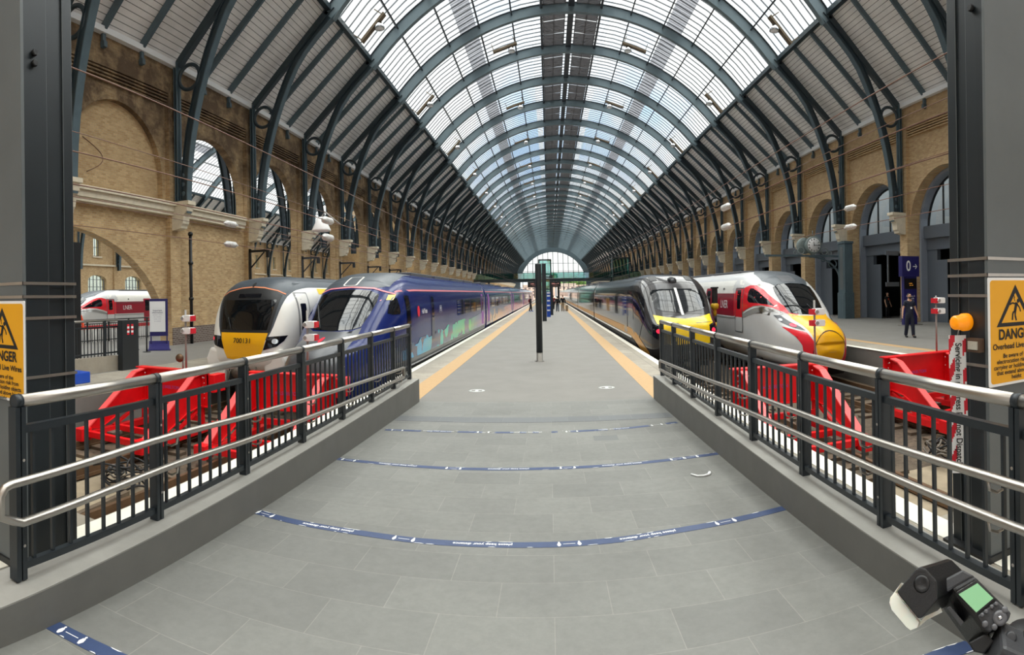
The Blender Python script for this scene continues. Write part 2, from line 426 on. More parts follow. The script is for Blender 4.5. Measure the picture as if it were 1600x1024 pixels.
def interp(tab, d):
    """smooth (monotone) interpolation through (d, value) pairs"""
    if d <= tab[0][0]: return tab[0][1]
    if d >= tab[-1][0]: return tab[-1][1]
    n = len(tab); i = max(j for j in range(n - 1) if tab[j][0] <= d)
    sl = [(tab[j + 1][1] - tab[j][1]) / (tab[j + 1][0] - tab[j][0]) for j in range(n - 1)]
    def tan(j):
        if j == 0: return sl[0]
        if j == n - 1: return 0 if abs(sl[-1]) < 1e-9 else sl[-1]
        a, b = sl[j - 1], sl[j]
        return 0 if a * b <= 0 else 2 * a * b / (a + b)
    h = tab[i + 1][0] - tab[i][0]; t = (d - tab[i][0]) / h
    return ((2 * t ** 3 - 3 * t * t + 1) * tab[i][1] + (t ** 3 - 2 * t * t + t) * h * tan(i) + (-2 * t ** 3 + 3 * t * t) * tab[i + 1][1] + (t ** 3 - t * t) * h * tan(i + 1))


# ============================================================ SETTING
XC, RAD, ZS, BAY = 1.9, 16.45, 5.85, 6.7          # hall axis, glass radius, springing height, bay length
WL, WR = XC - 17.1, XC + 17.1                     # wall faces
YN, YF = -6.7, 37 * BAY
A0 = math.radians(49.5)
ramp_z = lambda y: max(0.0, 0.25 - 0.0242 * y)

def platform(name, x0, x1, y0, y1, zb=-1.2, m='asphalt'):
    mb = MB(); mb.box(x0, x1, y0, y1, zb, 0); return struct(name, mb, m)
platform('floor', -3.70, 3.05, YN, YF + 60)
platform('platform_left', -16.6, -9.55, YN, YF + 60)
platform('platform_right', 9.80, 31, YN, YF + 60)
platform('platform_other_shed', -27.9, -16.6, YN, 130)
platform('platform_other_shed', -52, -31.4, YN, 130)
mb = MB(); mb.m('pit_floor')
for a, b in ((-9.55, -3.70), (3.05, 9.80)):
    mb.poly([(a, YN, -1.15), (b, YN, -1.15), (b, 8.0, -1.15), (a, 8.0, -1.15)])
mb.m('ballast')
for a, b in ((-9.55, -3.70), (3.05, 9.80)):
    mb.poly([(a, 8.0, -1.15), (b, 8.0, -1.15), (b, YF + 60, -1.15), (a, YF + 60, -1.15)])
mb.poly([(-31.4, YN, -1.15), (-27.9, YN, -1.15), (-27.9, 130, -1.15), (-31.4, 130, -1.15)])
struct('track_bed', mb)
# overlays on the platform surface: yellow bands, edge slabs, white edge lines (each a few millimetres thick)
def strip(name, x0, x1, y0, y1, m, z=0.0, t=0.004):
    mb = MB(); mb.box(x0, x1, y0, y1, z, z + t); return struct(name, mb, m)
YE = 10.42
strip('yellow_band', -2.93, -2.50, YE, YF + 60, 'tactile_yellow')
strip('yellow_band', 1.90, 2.33, YE, YF + 60, 'tactile_yellow')
strip('edge_slabs', -3.56, -2.93, YE, YF + 60, 'edge_slab')
strip('edge_slabs', 2.33, 2.90, YE, YF + 60, 'edge_slab')
strip('ledge_concrete', -3.50, -2.5, YN, YE, 'concrete')
strip('ledge_concrete', 1.95, 2.85, YN, YE, 'concrete')
strip('edge_line', -3.74, -3.54, YN, YE, 'white_line', t=0.006)
strip('edge_line', 2.86, 3.10, YN, YE, 'white_line', t=0.006)
strip('edge_line', -3.73, -3.56, YE, YF + 60, 'white_line', t=0.006)
strip('edge_line', 2.90, 3.08, YE, YF + 60, 'white_line', t=0.006)
strip('edge_line', -9.75, -9.50, YN, YF, 'white_line', t=0.006)
strip('edge_slabs', -10.6, -9.75, YN, YF, 'edge_slab')
strip('yellow_band', -11.0, -10.6, YN, YF, 'edge_slab')
strip('edge_line', 9.77, 10.02, YN, YF, 'white_line', t=0.006)
strip('edge_slabs', 10.02, 10.9, YN, YF, 'edge_slab')
strip('yellow_band', 10.9, 11.25, YN, YF, 'tactile_yellow')
strip('edge_line', -28.1, -27.9, YN, 130, 'white_line', t=0.006)
# ramp
mb = MB(); mb.prism([(YN, -0.1), (10.6, -0.1), (10.6, 0.001), (10.33, 0.002), (YN, ramp_z(YN))], 'x', -2.5, 1.98)
struct('floor_ramp', mb, 'paving')
def on_ramp(name, x0, x1, y0, y1, m, t):
    mb = MB(); q = lambda x, y, dz: (x, y, ramp_z(y) + dz)
    mb.hexa([q(x0, y0, -.01), q(x1, y0, -.01), q(x1, y1, -.01), q(x0, y1, -.01), q(x0, y0, t), q(x1, y0, t), q(x1, y1, t), q(x0, y1, t)])
    return struct(name, mb, m)
on_ramp('paving_band', -2.44, 1.88, 8.72, 9.12, 'paving_border', 0.004)
# plinths beside the ramp
for nm, xa, xb, ya in (('plinth_left', -2.78, -2.45, 1.2), ('plinth_right', 1.90, 2.22, 0.6)):
    mb = MB(); mb.m('plinth_stone'); mb.prism([(ya - 4, -.05), (10.55, -.05), (10.55, .42), (6.0, .42), (2.4, .42), (1.4, .40), (ya - 4, .36)], 'x', xa, xb)
    mb.m('plinth_cap'); mb.prism([(ya - 4, .361), (1.4, .401), (2.4, .421), (10.55, .421), (10.55, .43), (2.4, .43), (1.4, .41), (ya - 4, .37)], 'x', xa, xb)
    struct(nm, mb)
# pads that carry the two big columns
for nm, xa, xb, ya, yb in (('column_pad', -4.15, -3.70, 2.3, 3.7), ('column_pad', 3.05, 3.65, 2.6, 3.9)):
    mb = MB(); mb.box(xa, xb, ya, yb, -1.2, 0); struct(nm, mb, 'concrete')
# low concrete ramp wall of the left platform behind the first buffer stop
mb = MB(); mb.prism([(7.6, 0), (12.0, 0), (12.0, .42), (7.6, .46)], 'x', -11.4, -11.15); struct('low_wall', mb, 'concrete')

# ---- tracks
for i, (x, y0) in enumerate(((-8.13, 5.2), (-5.08, 5.2), (4.45, 5.6), (8.3, 5.6), (-29.6, 10))):
    mb = MB(); mb.m('rail_steel')
    for s in (-.7175, .7175):
        mb.box(x + s - .035, x + s + .035, y0, YF if i < 4 else 120, -1.06, -.95)
        mb.box(x + s - .07, x + s + .07, y0, YF if i < 4 else 120, -1.12, -1.06)
    mb.m('sleeper')
    for k in range(70):
        y = 7.9 + .65 * k
        mb.box(x - 1.2, x + 1.2, y, y + .24, -1.16, -1.09)
    struct('railway_track', mb)

# ---- brick walls with arched openings
def bay(mb, xf, xb, y0, y1, z0, z1, op=None, n=22, back=True):
    """one bay of wall between faces xf (seen) and xb. op = (yc, half, zbot, zspring, rise)"""
    def q(x, a, b, c, d): mb.poly([(x, a, c), (x, b, c), (x, b, d), (x, a, d)])
    faces = (xf, xb) if back else (xf,)
    if not op:
        for x in faces: q(x, y0, y1, z0, z1)
        return
    yc, hw, zb, zs, rise = op
    ya, yb = max(yc - hw, y0), min(yc + hw, y1)
    top = lambda y: zs + rise * math.sqrt(max(0, 1 - ((y - yc) / hw) ** 2))
    ys = [yc - hw * math.cos(PI * k / n) for k in range(n + 1)]
    ys = [y for y in ys if ya < y < yb]; ys = [ya] + ys + [yb]
    for x in faces:
        if ya > y0 + 1e-6: q(x, y0, ya, z0, z1)
        if yb < y1 - 1e-6: q(x, yb, y1, z0, z1)
        if zb > z0 + 1e-6: q(x, ya, yb, z0, zb)
        for a, b in zip(ys, ys[1:]): mb.poly([(x, a, top(a)), (x, b, top(b)), (x, b, z1), (x, a, z1)])
    for a, b in zip(ys, ys[1:]): mb.poly([(xf, a, top(a)), (xf, b, top(b)), (xb, b, top(b)), (xb, a, top(a))])
    if ya > y0 + 1e-6 or ya == yc - hw: mb.poly([(xf, ya, zb), (xf, ya, zs), (xb, ya, zs), (xb, ya, zb)])
    if yb < y1 - 1e-6 or yb == yc + hw: mb.poly([(xf, yb, zb), (xf, yb, zs), (xb, yb, zs), (xb, yb, zb)])
    if zb > z0 + 1e-6: mb.poly([(xf, ya, zb), (xf, yb, zb), (xb, yb, zb), (xb, ya, zb)])

ZT = 12.2
mb = MB(); mb.m('stock_brick')
P0, PP = WL - .22, WL                      # panel face, pilaster face
XB = WL - .66
NB = 37
for k in range(-1, NB):
    y0, y1 = BAY * k, BAY * (k + 1); yc = (y0 + y1) / 2
    big = (13.4, 6.4, 0.0, 0.0, 4.75)
    if k in (1, 2): bay(mb, P0, XB, y0, y1, 0, 6.0, big)
    elif k < 4: bay(mb, P0, XB, y0, y1, 0, 6.0)
    if k < 3:
        bay(mb, P0, P0 - .25, y0, y1, 6.0, ZT, (yc, 2.75, 6.0, 7.15, 2.75), back=False)
        mb.m('recess_brick'); bay(mb, P0 - .25, XB, y0, y1, 6.0, ZT); mb.m('stock_brick')
    elif k == 3: bay(mb, P0, XB, y0, y1, 6.0, ZT, (yc, 2.95, 6.2, 6.8, 2.95))
    else: bay(mb, P0, XB, y0, y1, 0, ZT, (yc, 2.95, 0.0, 6.8, 2.95), n=16 if k < 15 else 8)
    # pilaster, frieze and the four corbelled courses
    if k not in (1,): mb.box(P0 - .1, PP, y1 - .36, y1 + .36, 6.0, ZT)
    else: mb.box(P0 - .1, PP, y1 - .36, y1 + .36, 6.0, ZT)
    if k not in (1,): mb.box(P0 - .1, PP, y1 - .36, y1 + .36, 0, 6.0)
    mb.box(P0 - .1, PP, y0 + .36, y1 - .36, 10.95, ZT)
    if k < 16:
        for j in range(4): mb.box(P0 - .1, PP - .02 * (4 - j), y0 + .36, y1 - .36, 10.44 + .13 * j, 10.505 + .13 * j)
# brickwork of the big arch: a flush ring
struct('wall_left', mb)
# brick plinth of darker bricks
mb = MB()
for a, b in ((19.8, 26.8),): mb.box(P0 - .05, PP + .03, a, b, 0, .75)
for k in range(4, NB): mb.box(P0 - .05, PP + .03, BAY * k - .42, BAY * k + .42, 0, .75)
struct('wall_left_plinth', mb, 'blue_brick')
# stone cornice on the left
mb = MB()
for z0, z1, p in ((5.62, 5.78, .10), (5.78, 6.02, .16), (6.02, 6.14, .26), (6.14, 6.2, .2)):
    mb.box(P0 - .05, PP + p, YN, 26.0, z0, z1)
struct('trim_1', mb, 'stone')
# corbels under the roof ribs
def corbel(name, side, y):
    xw = XC + side * 17.1; mb = MB()
    prof = [(0, 6.2), (.88, 6.2), (.88, 6.08), (.80, 6.02), (.80, 5.78), (.64, 5.62), (.58, 5.25), (.50, 5.15), (.48, 5.05), (.1, 4.98), (-.1, 4.98), (-.1, 6.2)]
    mb.prism([(xw - side * d, z) for d, z in prof], 'y', y - .23, y + .23)
    mb.box(min(xw - side * .92, xw + side * .1), max(xw - side * .92, xw + side * .1), y - .28, y + .28, 6.04, 6.2)
    return struct(name, mb, 'stone')
for k in range(0, NB + 1):
    for s in (-1, 1): corbel('trim_corbel', s, BAY * k)

# right wall
mb = MB(); mb.m('clean_brick')
P1 = WR + .22
for k in range(-1, NB):
    y0, y1 = BAY * k, BAY * (k + 1); yc = (y0 + y1) / 2
    bay(mb, P1, P1 + 1.3, y0, y1, 0, ZT, (yc, 2.98, 0.0, 5.45, 2.98), n=22 if k < 14 else 8)
    mb.box(WR, P1 + .1, y1 - .36, y1 + .36, 0, ZT)
    mb.box(WR, P1 + .1, y0 + .36, y1 - .36, 10.95, ZT)
    if k < 16:
        for j in range(4): mb.box(WR + .02 * (4 - j), P1 + .1, y0 + .36, y1 - .36, 10.44 + .13 * j, 10.505 + .13 * j)
struct('wall_right', mb)
mb = MB()
for k in range(2, NB): mb.box(WR - .03, P1 + .05, BAY * k - .40, BAY * k + .40, 0, .8)
struct('wall_right_plinth', mb, 'blue_brick')
# arch linings, fanlights and shop fronts of the right wall
mbL = MB(); mbF = MB(); mbG = MB(); mbD = MB()
for k in range(0, NB):
    yc = BAY * (k + .5); n = 20 if k < 14 else 8
    xa, xb_ = P1 + .62, P1 + 1.28; R0, R1 = 2.97, 2.8
    pr = lambda r: [(yc - r, 0)] + [(yc - r * math.cos(PI * j / n), 5.45 + r * math.sin(PI * j / n)) for j in range(n + 1)] + [(yc + r, 0)]
    A, B = pr(R0), pr(R1)
    for i in range(len(A) - 1):                     # grey rendered lining
        mbL.hexa([(xa, *A[i]), (xb_, *A[i]), (xb_, *A[i + 1]), (xa, *A[i + 1]), (xa, *B[i]), (xb_, *B[i]), (xb_, *B[i + 1]), (xa, *B[i + 1])])
    xg = P1 + 1.05
    mbF.box(xg - .25, xg + .3, yc - 2.8, yc + 2.8, 4.75, 5.45)        # beam under the fanlight
    mbF.box(xg - .05, xg + .3, yc - 2.8, yc + 2.8, 4.1, 4.75)
    mbF.box(xg, xg + .25, yc - 2.8, yc - 1.9, 0, 4.1); mbF.box(xg, xg + .25, yc + 1.9, yc + 2.8, 0, 4.1)
    mbF.box(xg - .02, xg + .04, yc + 1.0, yc + 1.9, 0, 3.5)         # folded-back door leaf
    C = [(yc - 2.8 * math.cos(PI * j / n), 5.45 + 2.8 * math.sin(PI * j / n)) for j in range(n + 1)]
    mbG.poly([(xg + .1, *c) for c in C])
    for dy in (-1.4, 0, 1.4):
        h = math.sqrt(2.8 ** 2 - dy * dy); mbD.box(xg + .05, xg + .15, yc + dy - .03, yc + dy + .03, 5.45, 5.45 + h)
    for i in range(n):
        a, b = C[i], C[i + 1]; mbD.bar((xg + .1, *a), (xg + .1, *b), .14, .10, up=(1, 0, 0))
struct('trim_2', mbL, 'render_grey'); struct('trim_3', mbF, 'frame_grey'); struct('window_1', mbG, 'clear_glass', fixn=False); struct('trim_4', mbD, 'soft_black')
# rooms behind the right wall
mb = MB(); mb.m('frame_grey'); mb.box(24.8, 25.0, YN, YF, 0, 4.6); mb.m('render_grey'); mb.box(24.8, 25.0, YN, YF, 4.6, 13)
mb.m('soft_black'); mb.box(P1 + 1.3, 24.8, YN, YF, 4.4, 4.6)
for k in range(0, NB): mb.m('soft_black'); mb.box(P1 + 1.3, 24.8, BAY * k - .1, BAY * k + .1, 0, 4.4)
struct('wall_concourse', mb)

# ---- roof
def arc_pt(a, r, y, xc=XC): return (xc + r * math.sin(a), y, ZS + r * math.cos(a))
def roof(xc, y0, y1, name, kb0, kb1):
    ex, ez = RAD * math.sin(A0), ZS + RAD * math.cos(A0)
    mb = MB(); mb.m('roof_boards')
    for s in (-1, 1):
        a = (xc + s * (ex - .02), ez + .02); b = (xc + s * 17.25, ZT + .18)
        mb.prism([a, b, (b[0], b[1] + .14), (a[0], a[1] + .14)], 'y', y0, y1)
    mb.m('white_fascia')
    for s in (-1, 1): mb.box(min(xc + s * 16.86, xc + s * 17.3), max(xc + s * 16.86, xc + s * 17.3), y0, y1, ZT - .1, ZT + .14)
    for s in (-1, 1):
        mb.m('iron_dark'); a = arc_pt(s * A0, RAD - .1, 0, xc); mb.box(a[0] - .13, a[0] + .13, y0, y1, a[2] - .14, a[2] + .14)
    c = struct(name, mb)
    n = 28; mb = MB(); mb.m('roof_glass')
    for i in range(n):
        a, b = -A0 + 2 * A0 * i / n, -A0 + 2 * A0 * (i + 1) / n
        f = mb.poly([arc_pt(a, RAD, y0, xc), arc_pt(b, RAD, y0, xc), arc_pt(b, RAD, y1, xc), arc_pt(a, RAD, y1, xc)])
    struct('roof_glazing', mb, 'roof_glass', c, fixn=False)
    mb = MB()
    for d in (0, 7.5, 15, 23.5, 32, 41):
        for s in ((-1, 1) if d else (1,)):
            a = math.radians(d * s); w = .42 if d == 0 else .16 if d == 7.5 else .09
            mb.bar(arc_pt(a, RAD - .2, y0, xc), arc_pt(a, RAD - .2, y1, xc), w, .22, up=(math.sin(a), 0, math.cos(a)))
    struct('purlin', mb, 'purlin_dark', c)
    mb = MB(); m = 16; st = .67
    for j in range(int((y1 - y0) / st) + 1):
        y = y0 + st * j
        if abs((y / BAY) - round(y / BAY)) < .02: continue
        if y > 140 and j % 2: continue
        for i in range(m):
            a, b = -A0 + 2 * A0 * i / m, -A0 + 2 * A0 * (i + 1) / m
            p, q = arc_pt(a, RAD - .03, y, xc), arc_pt(b, RAD - .03, y, xc); p2, q2 = arc_pt(a, RAD - .10, y, xc), arc_pt(b, RAD - .10, y, xc)
            w = .019
            mb.poly([(p[0], y - w, p[2]), (q[0], y - w, q[2]), (q2[0], y - w, q2[2]), (p2[0], y - w, p2[2])])
            mb.poly([(p2[0], y - w, p2[2]), (q2[0], y - w, q2[2]), (q2[0], y + w, q2[2]), (p2[0], y + w, p2[2])])
            mb.poly([(p[0], y + w, p[2]), (q[0], y + w, q[2]), (q2[0], y + w, q2[2]), (p2[0], y + w, p2[2])])
    struct('glazing_bars', mb, 'glazing_bar', c, fixn=False)
    # light strips beside the ridge and corrugated walkway strips on the haunches
    for (d0, d1, mm) in ((7.9, 10.2, 'light_strip'), (24.0, 28.3, 'corrugated')):
        for s in (-1, 1):
            mb = MB(); a, b = math.radians(s * d0), math.radians(s * d1)
            mb.hexa([arc_pt(a, RAD + .05, y0, xc), arc_pt(b, RAD + .05, y0, xc), arc_pt(b, RAD + .05, y1, xc), arc_pt(a, RAD + .05, y1, xc),
                     arc_pt(a, RAD + .12, y0, xc), arc_pt(b, RAD + .12, y0, xc), arc_pt(b, RAD + .12, y1, xc), arc_pt(a, RAD + .12, y1, xc)])
            struct('roof_strip', mb, mm, c)
    # ridge louvre panels, three to a bay on each side
    base = {}
    for s in (-1, 1):
        mb = MB(); a, b = math.radians(s * 1.4), math.radians(s * 7.0)
        for (u, v) in ((.12, 2.12), (2.34, 4.34), (4.56, 6.56)):
            mb.m('louvre_slat')
            for t in range(0, 15):
                y = u + (v - u) * t / 14
                p, q = arc_pt(a, RAD - .09, y, xc), arc_pt(b, RAD - .09, y + .22, xc); mb.bar(p, q, .085, .03)
            for e in (a, (a + b) / 2, b): mb.bar(arc_pt(e, RAD - .09, u, xc), arc_pt(e, RAD - .09, v + .1, xc), .06, .05)
        o = struct('ridge_louvre', mb, None, c); o.location.y = BAY * kb0
        for k in range(kb0 + 1, kb1):
            d = o.copy(); COL.objects.link(d); d.location.y = BAY * k
    # rafters under the boards, two between each pair of ribs
    for s in (-1, 1):
        mb = MB(); a = (xc + s * (ex + .05), 0, ez - .16); b = (xc + s * 17.0, 0, ZT + .12)
        mb.bar(a, b, .12, .30, up=(s * .7, 0, .7)); mb.m('x') if False else None
        mb.bar((xc + s * 17.0, 0, ZT + .05), (xc + s * 17.0, 0, ZT - .55), .12, .16, up=(0, 1, 0))
        mb.box(xc + s * 16.98 - .1, xc + s * 16.98 + .1, -.09, .09, ZT - .62, ZT - .4)
        o = struct('rafter', mb, 'iron_blue', c); first = True
        for k in range(kb0, min(kb1, 25)):
            for t in (1 / 3, 2 / 3):
                y = BAY * (k + t)
                if first: o.location.y = y; first = False
                else: d = o.copy(); COL.objects.link(d); d.location.y = y
    return c
roof(XC, YN, YF, 'ceiling', -1, 37)
XC2 = XB - 17.15
roof(XC2, 0, 19 * BAY, 'ceiling_other_shed', 0, 19)
mb = MB(); mb.m('clean_brick')
XW2 = XC2 - 17.1
for k in range(0, 19):
    y0 = BAY * k; yc = y0 + BAY / 2
    bay(mb, XW2, XW2 - .8, y0, y0 + BAY, 0, 6.3, (yc, 1.6, 2.6, 4.4, .7), n=8)
    bay(mb, XW2, XW2 - .8, y0, y0 + BAY, 6.3, ZT, (yc, .62, 7.4, 9.6, .12), n=6)
    mb.box(XW2 - .1, XW2 + .2, y0 - .5, y0 + .5, 0, ZT)
mb.m('stone'); mb.box(XW2 - .1, XW2 + .22, 0, 19 * BAY, 6.2, 6.4)
for k in range(0, 19): yc = BAY * (k + .5); mb.box(XW2 - .05, XW2 + .12, yc - .8, yc + .8, 7.22, 7.4)
struct('wall_other_shed', mb)
mbg, mbf = MB(), MB()
for k in range(0, 19):
    yc = BAY * (k + .5)
    mbg.m('clear_glass'); mbg.box(XW2 - .5, XW2 - .47, yc - 1.6, yc + 1.6, 2.6, 5.1); mbg.box(XW2 - .5, XW2 - .47, yc - .62, yc + .62, 7.4, 9.72)
    for dy in [-1.55 + .62 * j for j in range(6)]: mbf.box(XW2 - .46, XW2 - .38, yc + dy - .04, yc + dy + .04, 2.6, 5.1)
    for z in (2.65, 3.6, 4.5): mbf.box(XW2 - .46, XW2 - .38, yc - 1.6, yc + 1.6, z, z + .06)
    for dy in (-.6, 0, .6): mbf.box(XW2 - .46, XW2 - .38, yc + dy - .03, yc + dy + .03, 7.4, 9.7)
    for z in (7.45, 8.5, 9.6): mbf.box(XW2 - .46, XW2 - .38, yc - .62, yc + .62, z, z + .06)
struct('window_2', mbg); struct('trim_5', mbf, 'frame_grey')
mb = MB(); mb.box(XW2 - 8, XW2 - 7.8, 0, 19 * BAY, 0, 13); struct('wall_behind_windows', mb, 'white_fascia')

# ---- roof ribs: one built, the others copied
def make_rib(xc, y, label, group):
    t = thing('roof_rib', label, 'roof rib', (0, y, 0), group)
    n = 40; mb = MB(); mb.m('iron_rib')
    ri, ro = RAD - .72, RAD - .05; w = .05
    def arc_plate(r0, r1, a0, a1, half, n, m):
        mb.m(m)
        for i in range(n):
            a, b = a0 + (a1 - a0) * i / n, a0 + (a1 - a0) * (i + 1) / n
            P = [arc_pt(a, r0, 0, xc), arc_pt(b, r0, 0, xc), arc_pt(b, r1, 0, xc), arc_pt(a, r1, 0, xc)]
            A = [mb.bm.verts.new((p[0], y - half, p[2])) for p in P]; B = [mb.bm.verts.new((p[0], y + half, p[2])) for p in P]
            fs = [A, B[::-1], (A[0], B[0], B[1], A[1]), (A[2], B[2], B[3], A[3])]
            if i == 0: fs.append((A[0], A[3], B[3], B[0]))
            if i == n - 1: fs.append((A[1], B[1], B[2], A[2]))
            for f in fs: q = mb.bm.faces.new(f); q.material_index = mb.cur
    arc_plate(ri, ro, -A0 - .02, A0 + .02, .05, n, 'iron_rib')
    arc_plate(ri - .03, ri, -A0 - .02, A0 + .02, .17, n, 'iron_rib')
    arc_plate(ro - .02, ro + .02, -A0 - .02, A0 + .02, .15, n, 'purlin_dark')
    obj('arch', mb, None, t)
    for s in (-1, 1):
        ang = lambda r, z: math.acos((z - ZS) / r)
        # curved leg
        grow = lambda p: interp([(A0, 0.0), (A0 + .09, .32), (A0 + .2, .60), (1.57, .62)], abs(p))
        mb = MB()
        a1 = PI / 2 + .01
        def legseg(r0, r1, half, m, a0=A0 - .01, a1=a1, n=14):
            mb.m(m)
            pts = [(s * (a0 + (a1 - a0) * i / n)) for i in range(n + 1)]
            for a, b in zip(pts, pts[1:]):
                mb.hexa([(arc_pt(p, r + grow(p), 0, xc)[0], y + h, arc_pt(p, r + grow(p), 0, xc)[2]) for h in (-half, half) for p, r in ((a, r0), (b, r0), (b, r1), (a, r1))])
        legseg(ri - .03, ri + .02, .17, 'iron_blue')
        legseg(ri + .02, ri + .34, .045, 'iron_dark')
        legseg(ri + .34, ri + .38, .12, 'iron_dark')
        obj('curved_leg', mb, None, t)
        # straight upper beam, wall post, haunch plate
        ex, ez = RAD * math.sin(A0), ZS + RAD * math.cos(A0)
        mb = MB(); mb.m('iron_dark')
        p, q = (xc + s * (ex + .0), y, ez - .22), (xc + s * 16.86, y, ZT + .0)
        mb.bar(p, q, .10, .36, up=(s * .7, 0, .7)); u = Vector((s * .7, 0, .7)) * .19
        mb.bar(Vector(p) - u, Vector(q) - u, .28, .03, up=(s * .7, 0, .7))
        obj('rafter_beam', mb, None, t)
        mb = MB(); mb.m('iron_blue'); xp = xc + s * 16.82
        mb.box(xp - .02, xp + .02, y - .17, y + .17, 6.2, ZT + .1); mb.box(xp + s * .02 - .11, xp + s * .02 + .11, y - .03, y + .03, 6.2, ZT + .1)
        mb.box(xp + s * .14 - .02, xp + s * .14 + .02, y - .15, y + .15, 6.2, ZT + .1)
        obj('wall_post', mb, None, t)
        # haunch web between beam and leg, and the foot web, with round holes left as bosses
        mb = MB(); mb.m('iron_dark')
        def leg_at(a, r=ri + .3):
            w_ = arc_pt(s * a, r + grow(a), 0, xc); return (w_[0], w_[2])
        def beam_at(tt): return (p[0] + (q[0] - p[0]) * tt, p[2] + (q[2] - p[2]) * tt)
        web = [leg_at(A0, ri + .1), leg_at(A0 + .07, ri + .2), leg_at(A0 + .16), beam_at(.46), beam_at(.2), beam_at(0)]
        mb.prism(web, 'y', y - .03, y + .03); obj('haunch_plate', mb, None, t)
        mb = MB(); mb.m('chrome')
        for q_ in range(6):
            e_ = leg_at(A0 + .07 + .018 * q_, ri + .42 + .01 * q_); mb.lathe((e_[0], y, e_[1]), [(.01, -.045), (.03 + .006 * q_, -.045), (.03 + .006 * q_, .045), (.01, .045)], 8, 'y')
        mb.bar((leg_at(A0 + .07, ri + .42)[0], y, leg_at(A0 + .07, ri + .42)[1]), (leg_at(A0 + .16, ri + .47)[0], y, leg_at(A0 + .16, ri + .47)[1]), .02, .02); obj('rivet_row', mb, 'porcelain', t); mb = MB(); mb.m('iron_dark')
        foot = [leg_at(PI / 2 - .0, ri + .1), leg_at(PI / 2 - .06, ri + .1), leg_at(PI / 2 - .10, ri + .1), (xp, 7.6), (xp, 6.2), (leg_at(PI / 2, ri + .1)[0], 6.2)]
        mb.prism(foot, 'y', y - .03, y + .03)
        obj('foot_plate', mb, None, t)
        for z in (6.55, 6.95, 7.35):
            mb = MB(); mb.lathe((xp - s * .22, y, z), [(.04, -.06), (.11 - (z - 6.5) * .03, -.06), (.12 - (z - 6.5) * .03, 0), (.11 - (z - 6.5) * .03, .06), (.04, .06)], 12, 'y'); obj('boss', mb, 'iron_blue', t)
        cy = (leg_at(ang(ri + .97, 11.55))[0] + xp) / 2
        mb = MB(); R = abs(cy - xp) - .06
        mb.ring((cy, y, 11.55), R, .085, 'y', 32, 8); mb.ring((cy, y - .0, 11.55), R - .0, .05, 'y', 32, 6)
        obj('spandrel_ring', mb, 'iron_dark', t)
    return t
GR = 'iron roof ribs across the main hall'
rib0 = make_rib(XC, 0.0, 'grey iron roof rib, first from the near end of the hall', GR); index_kids(rib0)
for k in range(1, NB + 1):
    c = copy_tree(rib0); c.location.y = BAY * k; c['label'] = 'grey iron roof rib across the hall, %s from the near end' % ordinal(k + 1)
rib2 = make_rib(XC2, 0.0, 'grey iron rib of the neighbouring shed, first from the near end', 'iron ribs of the neighbouring shed seen through the arches'); index_kids(rib2)
for k in range(1, 19):
    c = copy_tree(rib2); c.location.y = BAY * k; c['label'] = 'grey iron rib of the neighbouring shed beyond the brick arches, %s from the near end' % ordinal(k + 1)

# ---- far gable with its big glazed arch
yg = YF + 1.2; Rg = 14.3; zc = 5.4
mb = MB(); n = 36
for x0, x1 in ((WL - 2, XC - Rg), (XC + Rg, WR + 2)): mb.box(x0, x1, yg, yg + .8, 0, 24)
for i in range(n):
    a, b = XC - Rg * math.cos(PI * i / n), XC - Rg * math.cos(PI * (i + 1) / n)
    za, zb = zc + Rg * math.sin(PI * i / n), zc + Rg * math.sin(PI * (i + 1) / n)
    mb.hexa([(a, yg, za), (b, yg, zb), (b, yg + .8, zb), (a, yg + .8, za), (a, yg, 24), (b, yg, 24), (b, yg + .8, 24), (a, yg + .8, 24)])
struct('wall_far', mb, 'iron_blue')
mb = MB()
for i in range(-6, 7):
    x = XC + i * 2.2; h = math.sqrt(max(0, Rg ** 2 - (i * 2.2) ** 2)); mb.box(x - .13, x + .13, yg + .1, yg + .5, 4.6, zc + h)
for z in (4.6, 8.0, 11.4, 14.8):
    h = math.sqrt(Rg ** 2 - (z - zc) ** 2); mb.box(XC - h, XC + h, yg + .15, yg + .4, z - .08, z + .08)
for x in (WL, -8.1 + 1.8, -2, 3, 6.4, WR): mb.box(x - .2, x + .2, yg + .1, yg + .5, 0, 4.6)
struct('trim_6', mb, 'purlin_dark')
mb = MB(); mb.poly([(XC - Rg, yg + .3, 4.6)] + [(XC - Rg * math.cos(PI * i / n), yg + .3, zc + Rg * math.sin(PI * i / n)) for i in range(n + 1)] + [(XC + Rg, yg + .3, 4.6)])
struct('window_3', mb, 'screen_glass', fixn=False)

# ---- unseen brick facade behind the viewer, added to darken the train reflections, two glazed arches above a row of doorways
mb = MB(); yb0 = YN - .6
XS = [WL - 2, XC - 14.6, XC - 1.2, XC + 1.2, XC + 14.6, WR + 2]
for a, b in ((XS[0], XS[1]), (XS[2], XS[3]), (XS[4], XS[5])): mb.box(a, b, yb0, yb0 + .6, 0, 24)
for xc_ in (XC - 7.9, XC + 7.9):
    for i in range(16):
        a, b = xc_ - 6.7 * math.cos(PI * i / 16), xc_ - 6.7 * math.cos(PI * (i + 1) / 16); za, zb_ = 11 + 6.7 * math.sin(PI * i / 16), 11 + 6.7 * math.sin(PI * (i + 1) / 16)
        mb.hexa([(a, yb0, za), (b, yb0, zb_), (b, yb0 + .6, zb_), (a, yb0 + .6, za), (a, yb0, 24), (b, yb0, 24), (b, yb0 + .6, 24), (a, yb0 + .6, 24)])
    mb.box(xc_ - 6.7, xc_ + 6.7, yb0, yb0 + .6, 3.4, 7.5)
struct('wall_near', mb, 'front_brick')

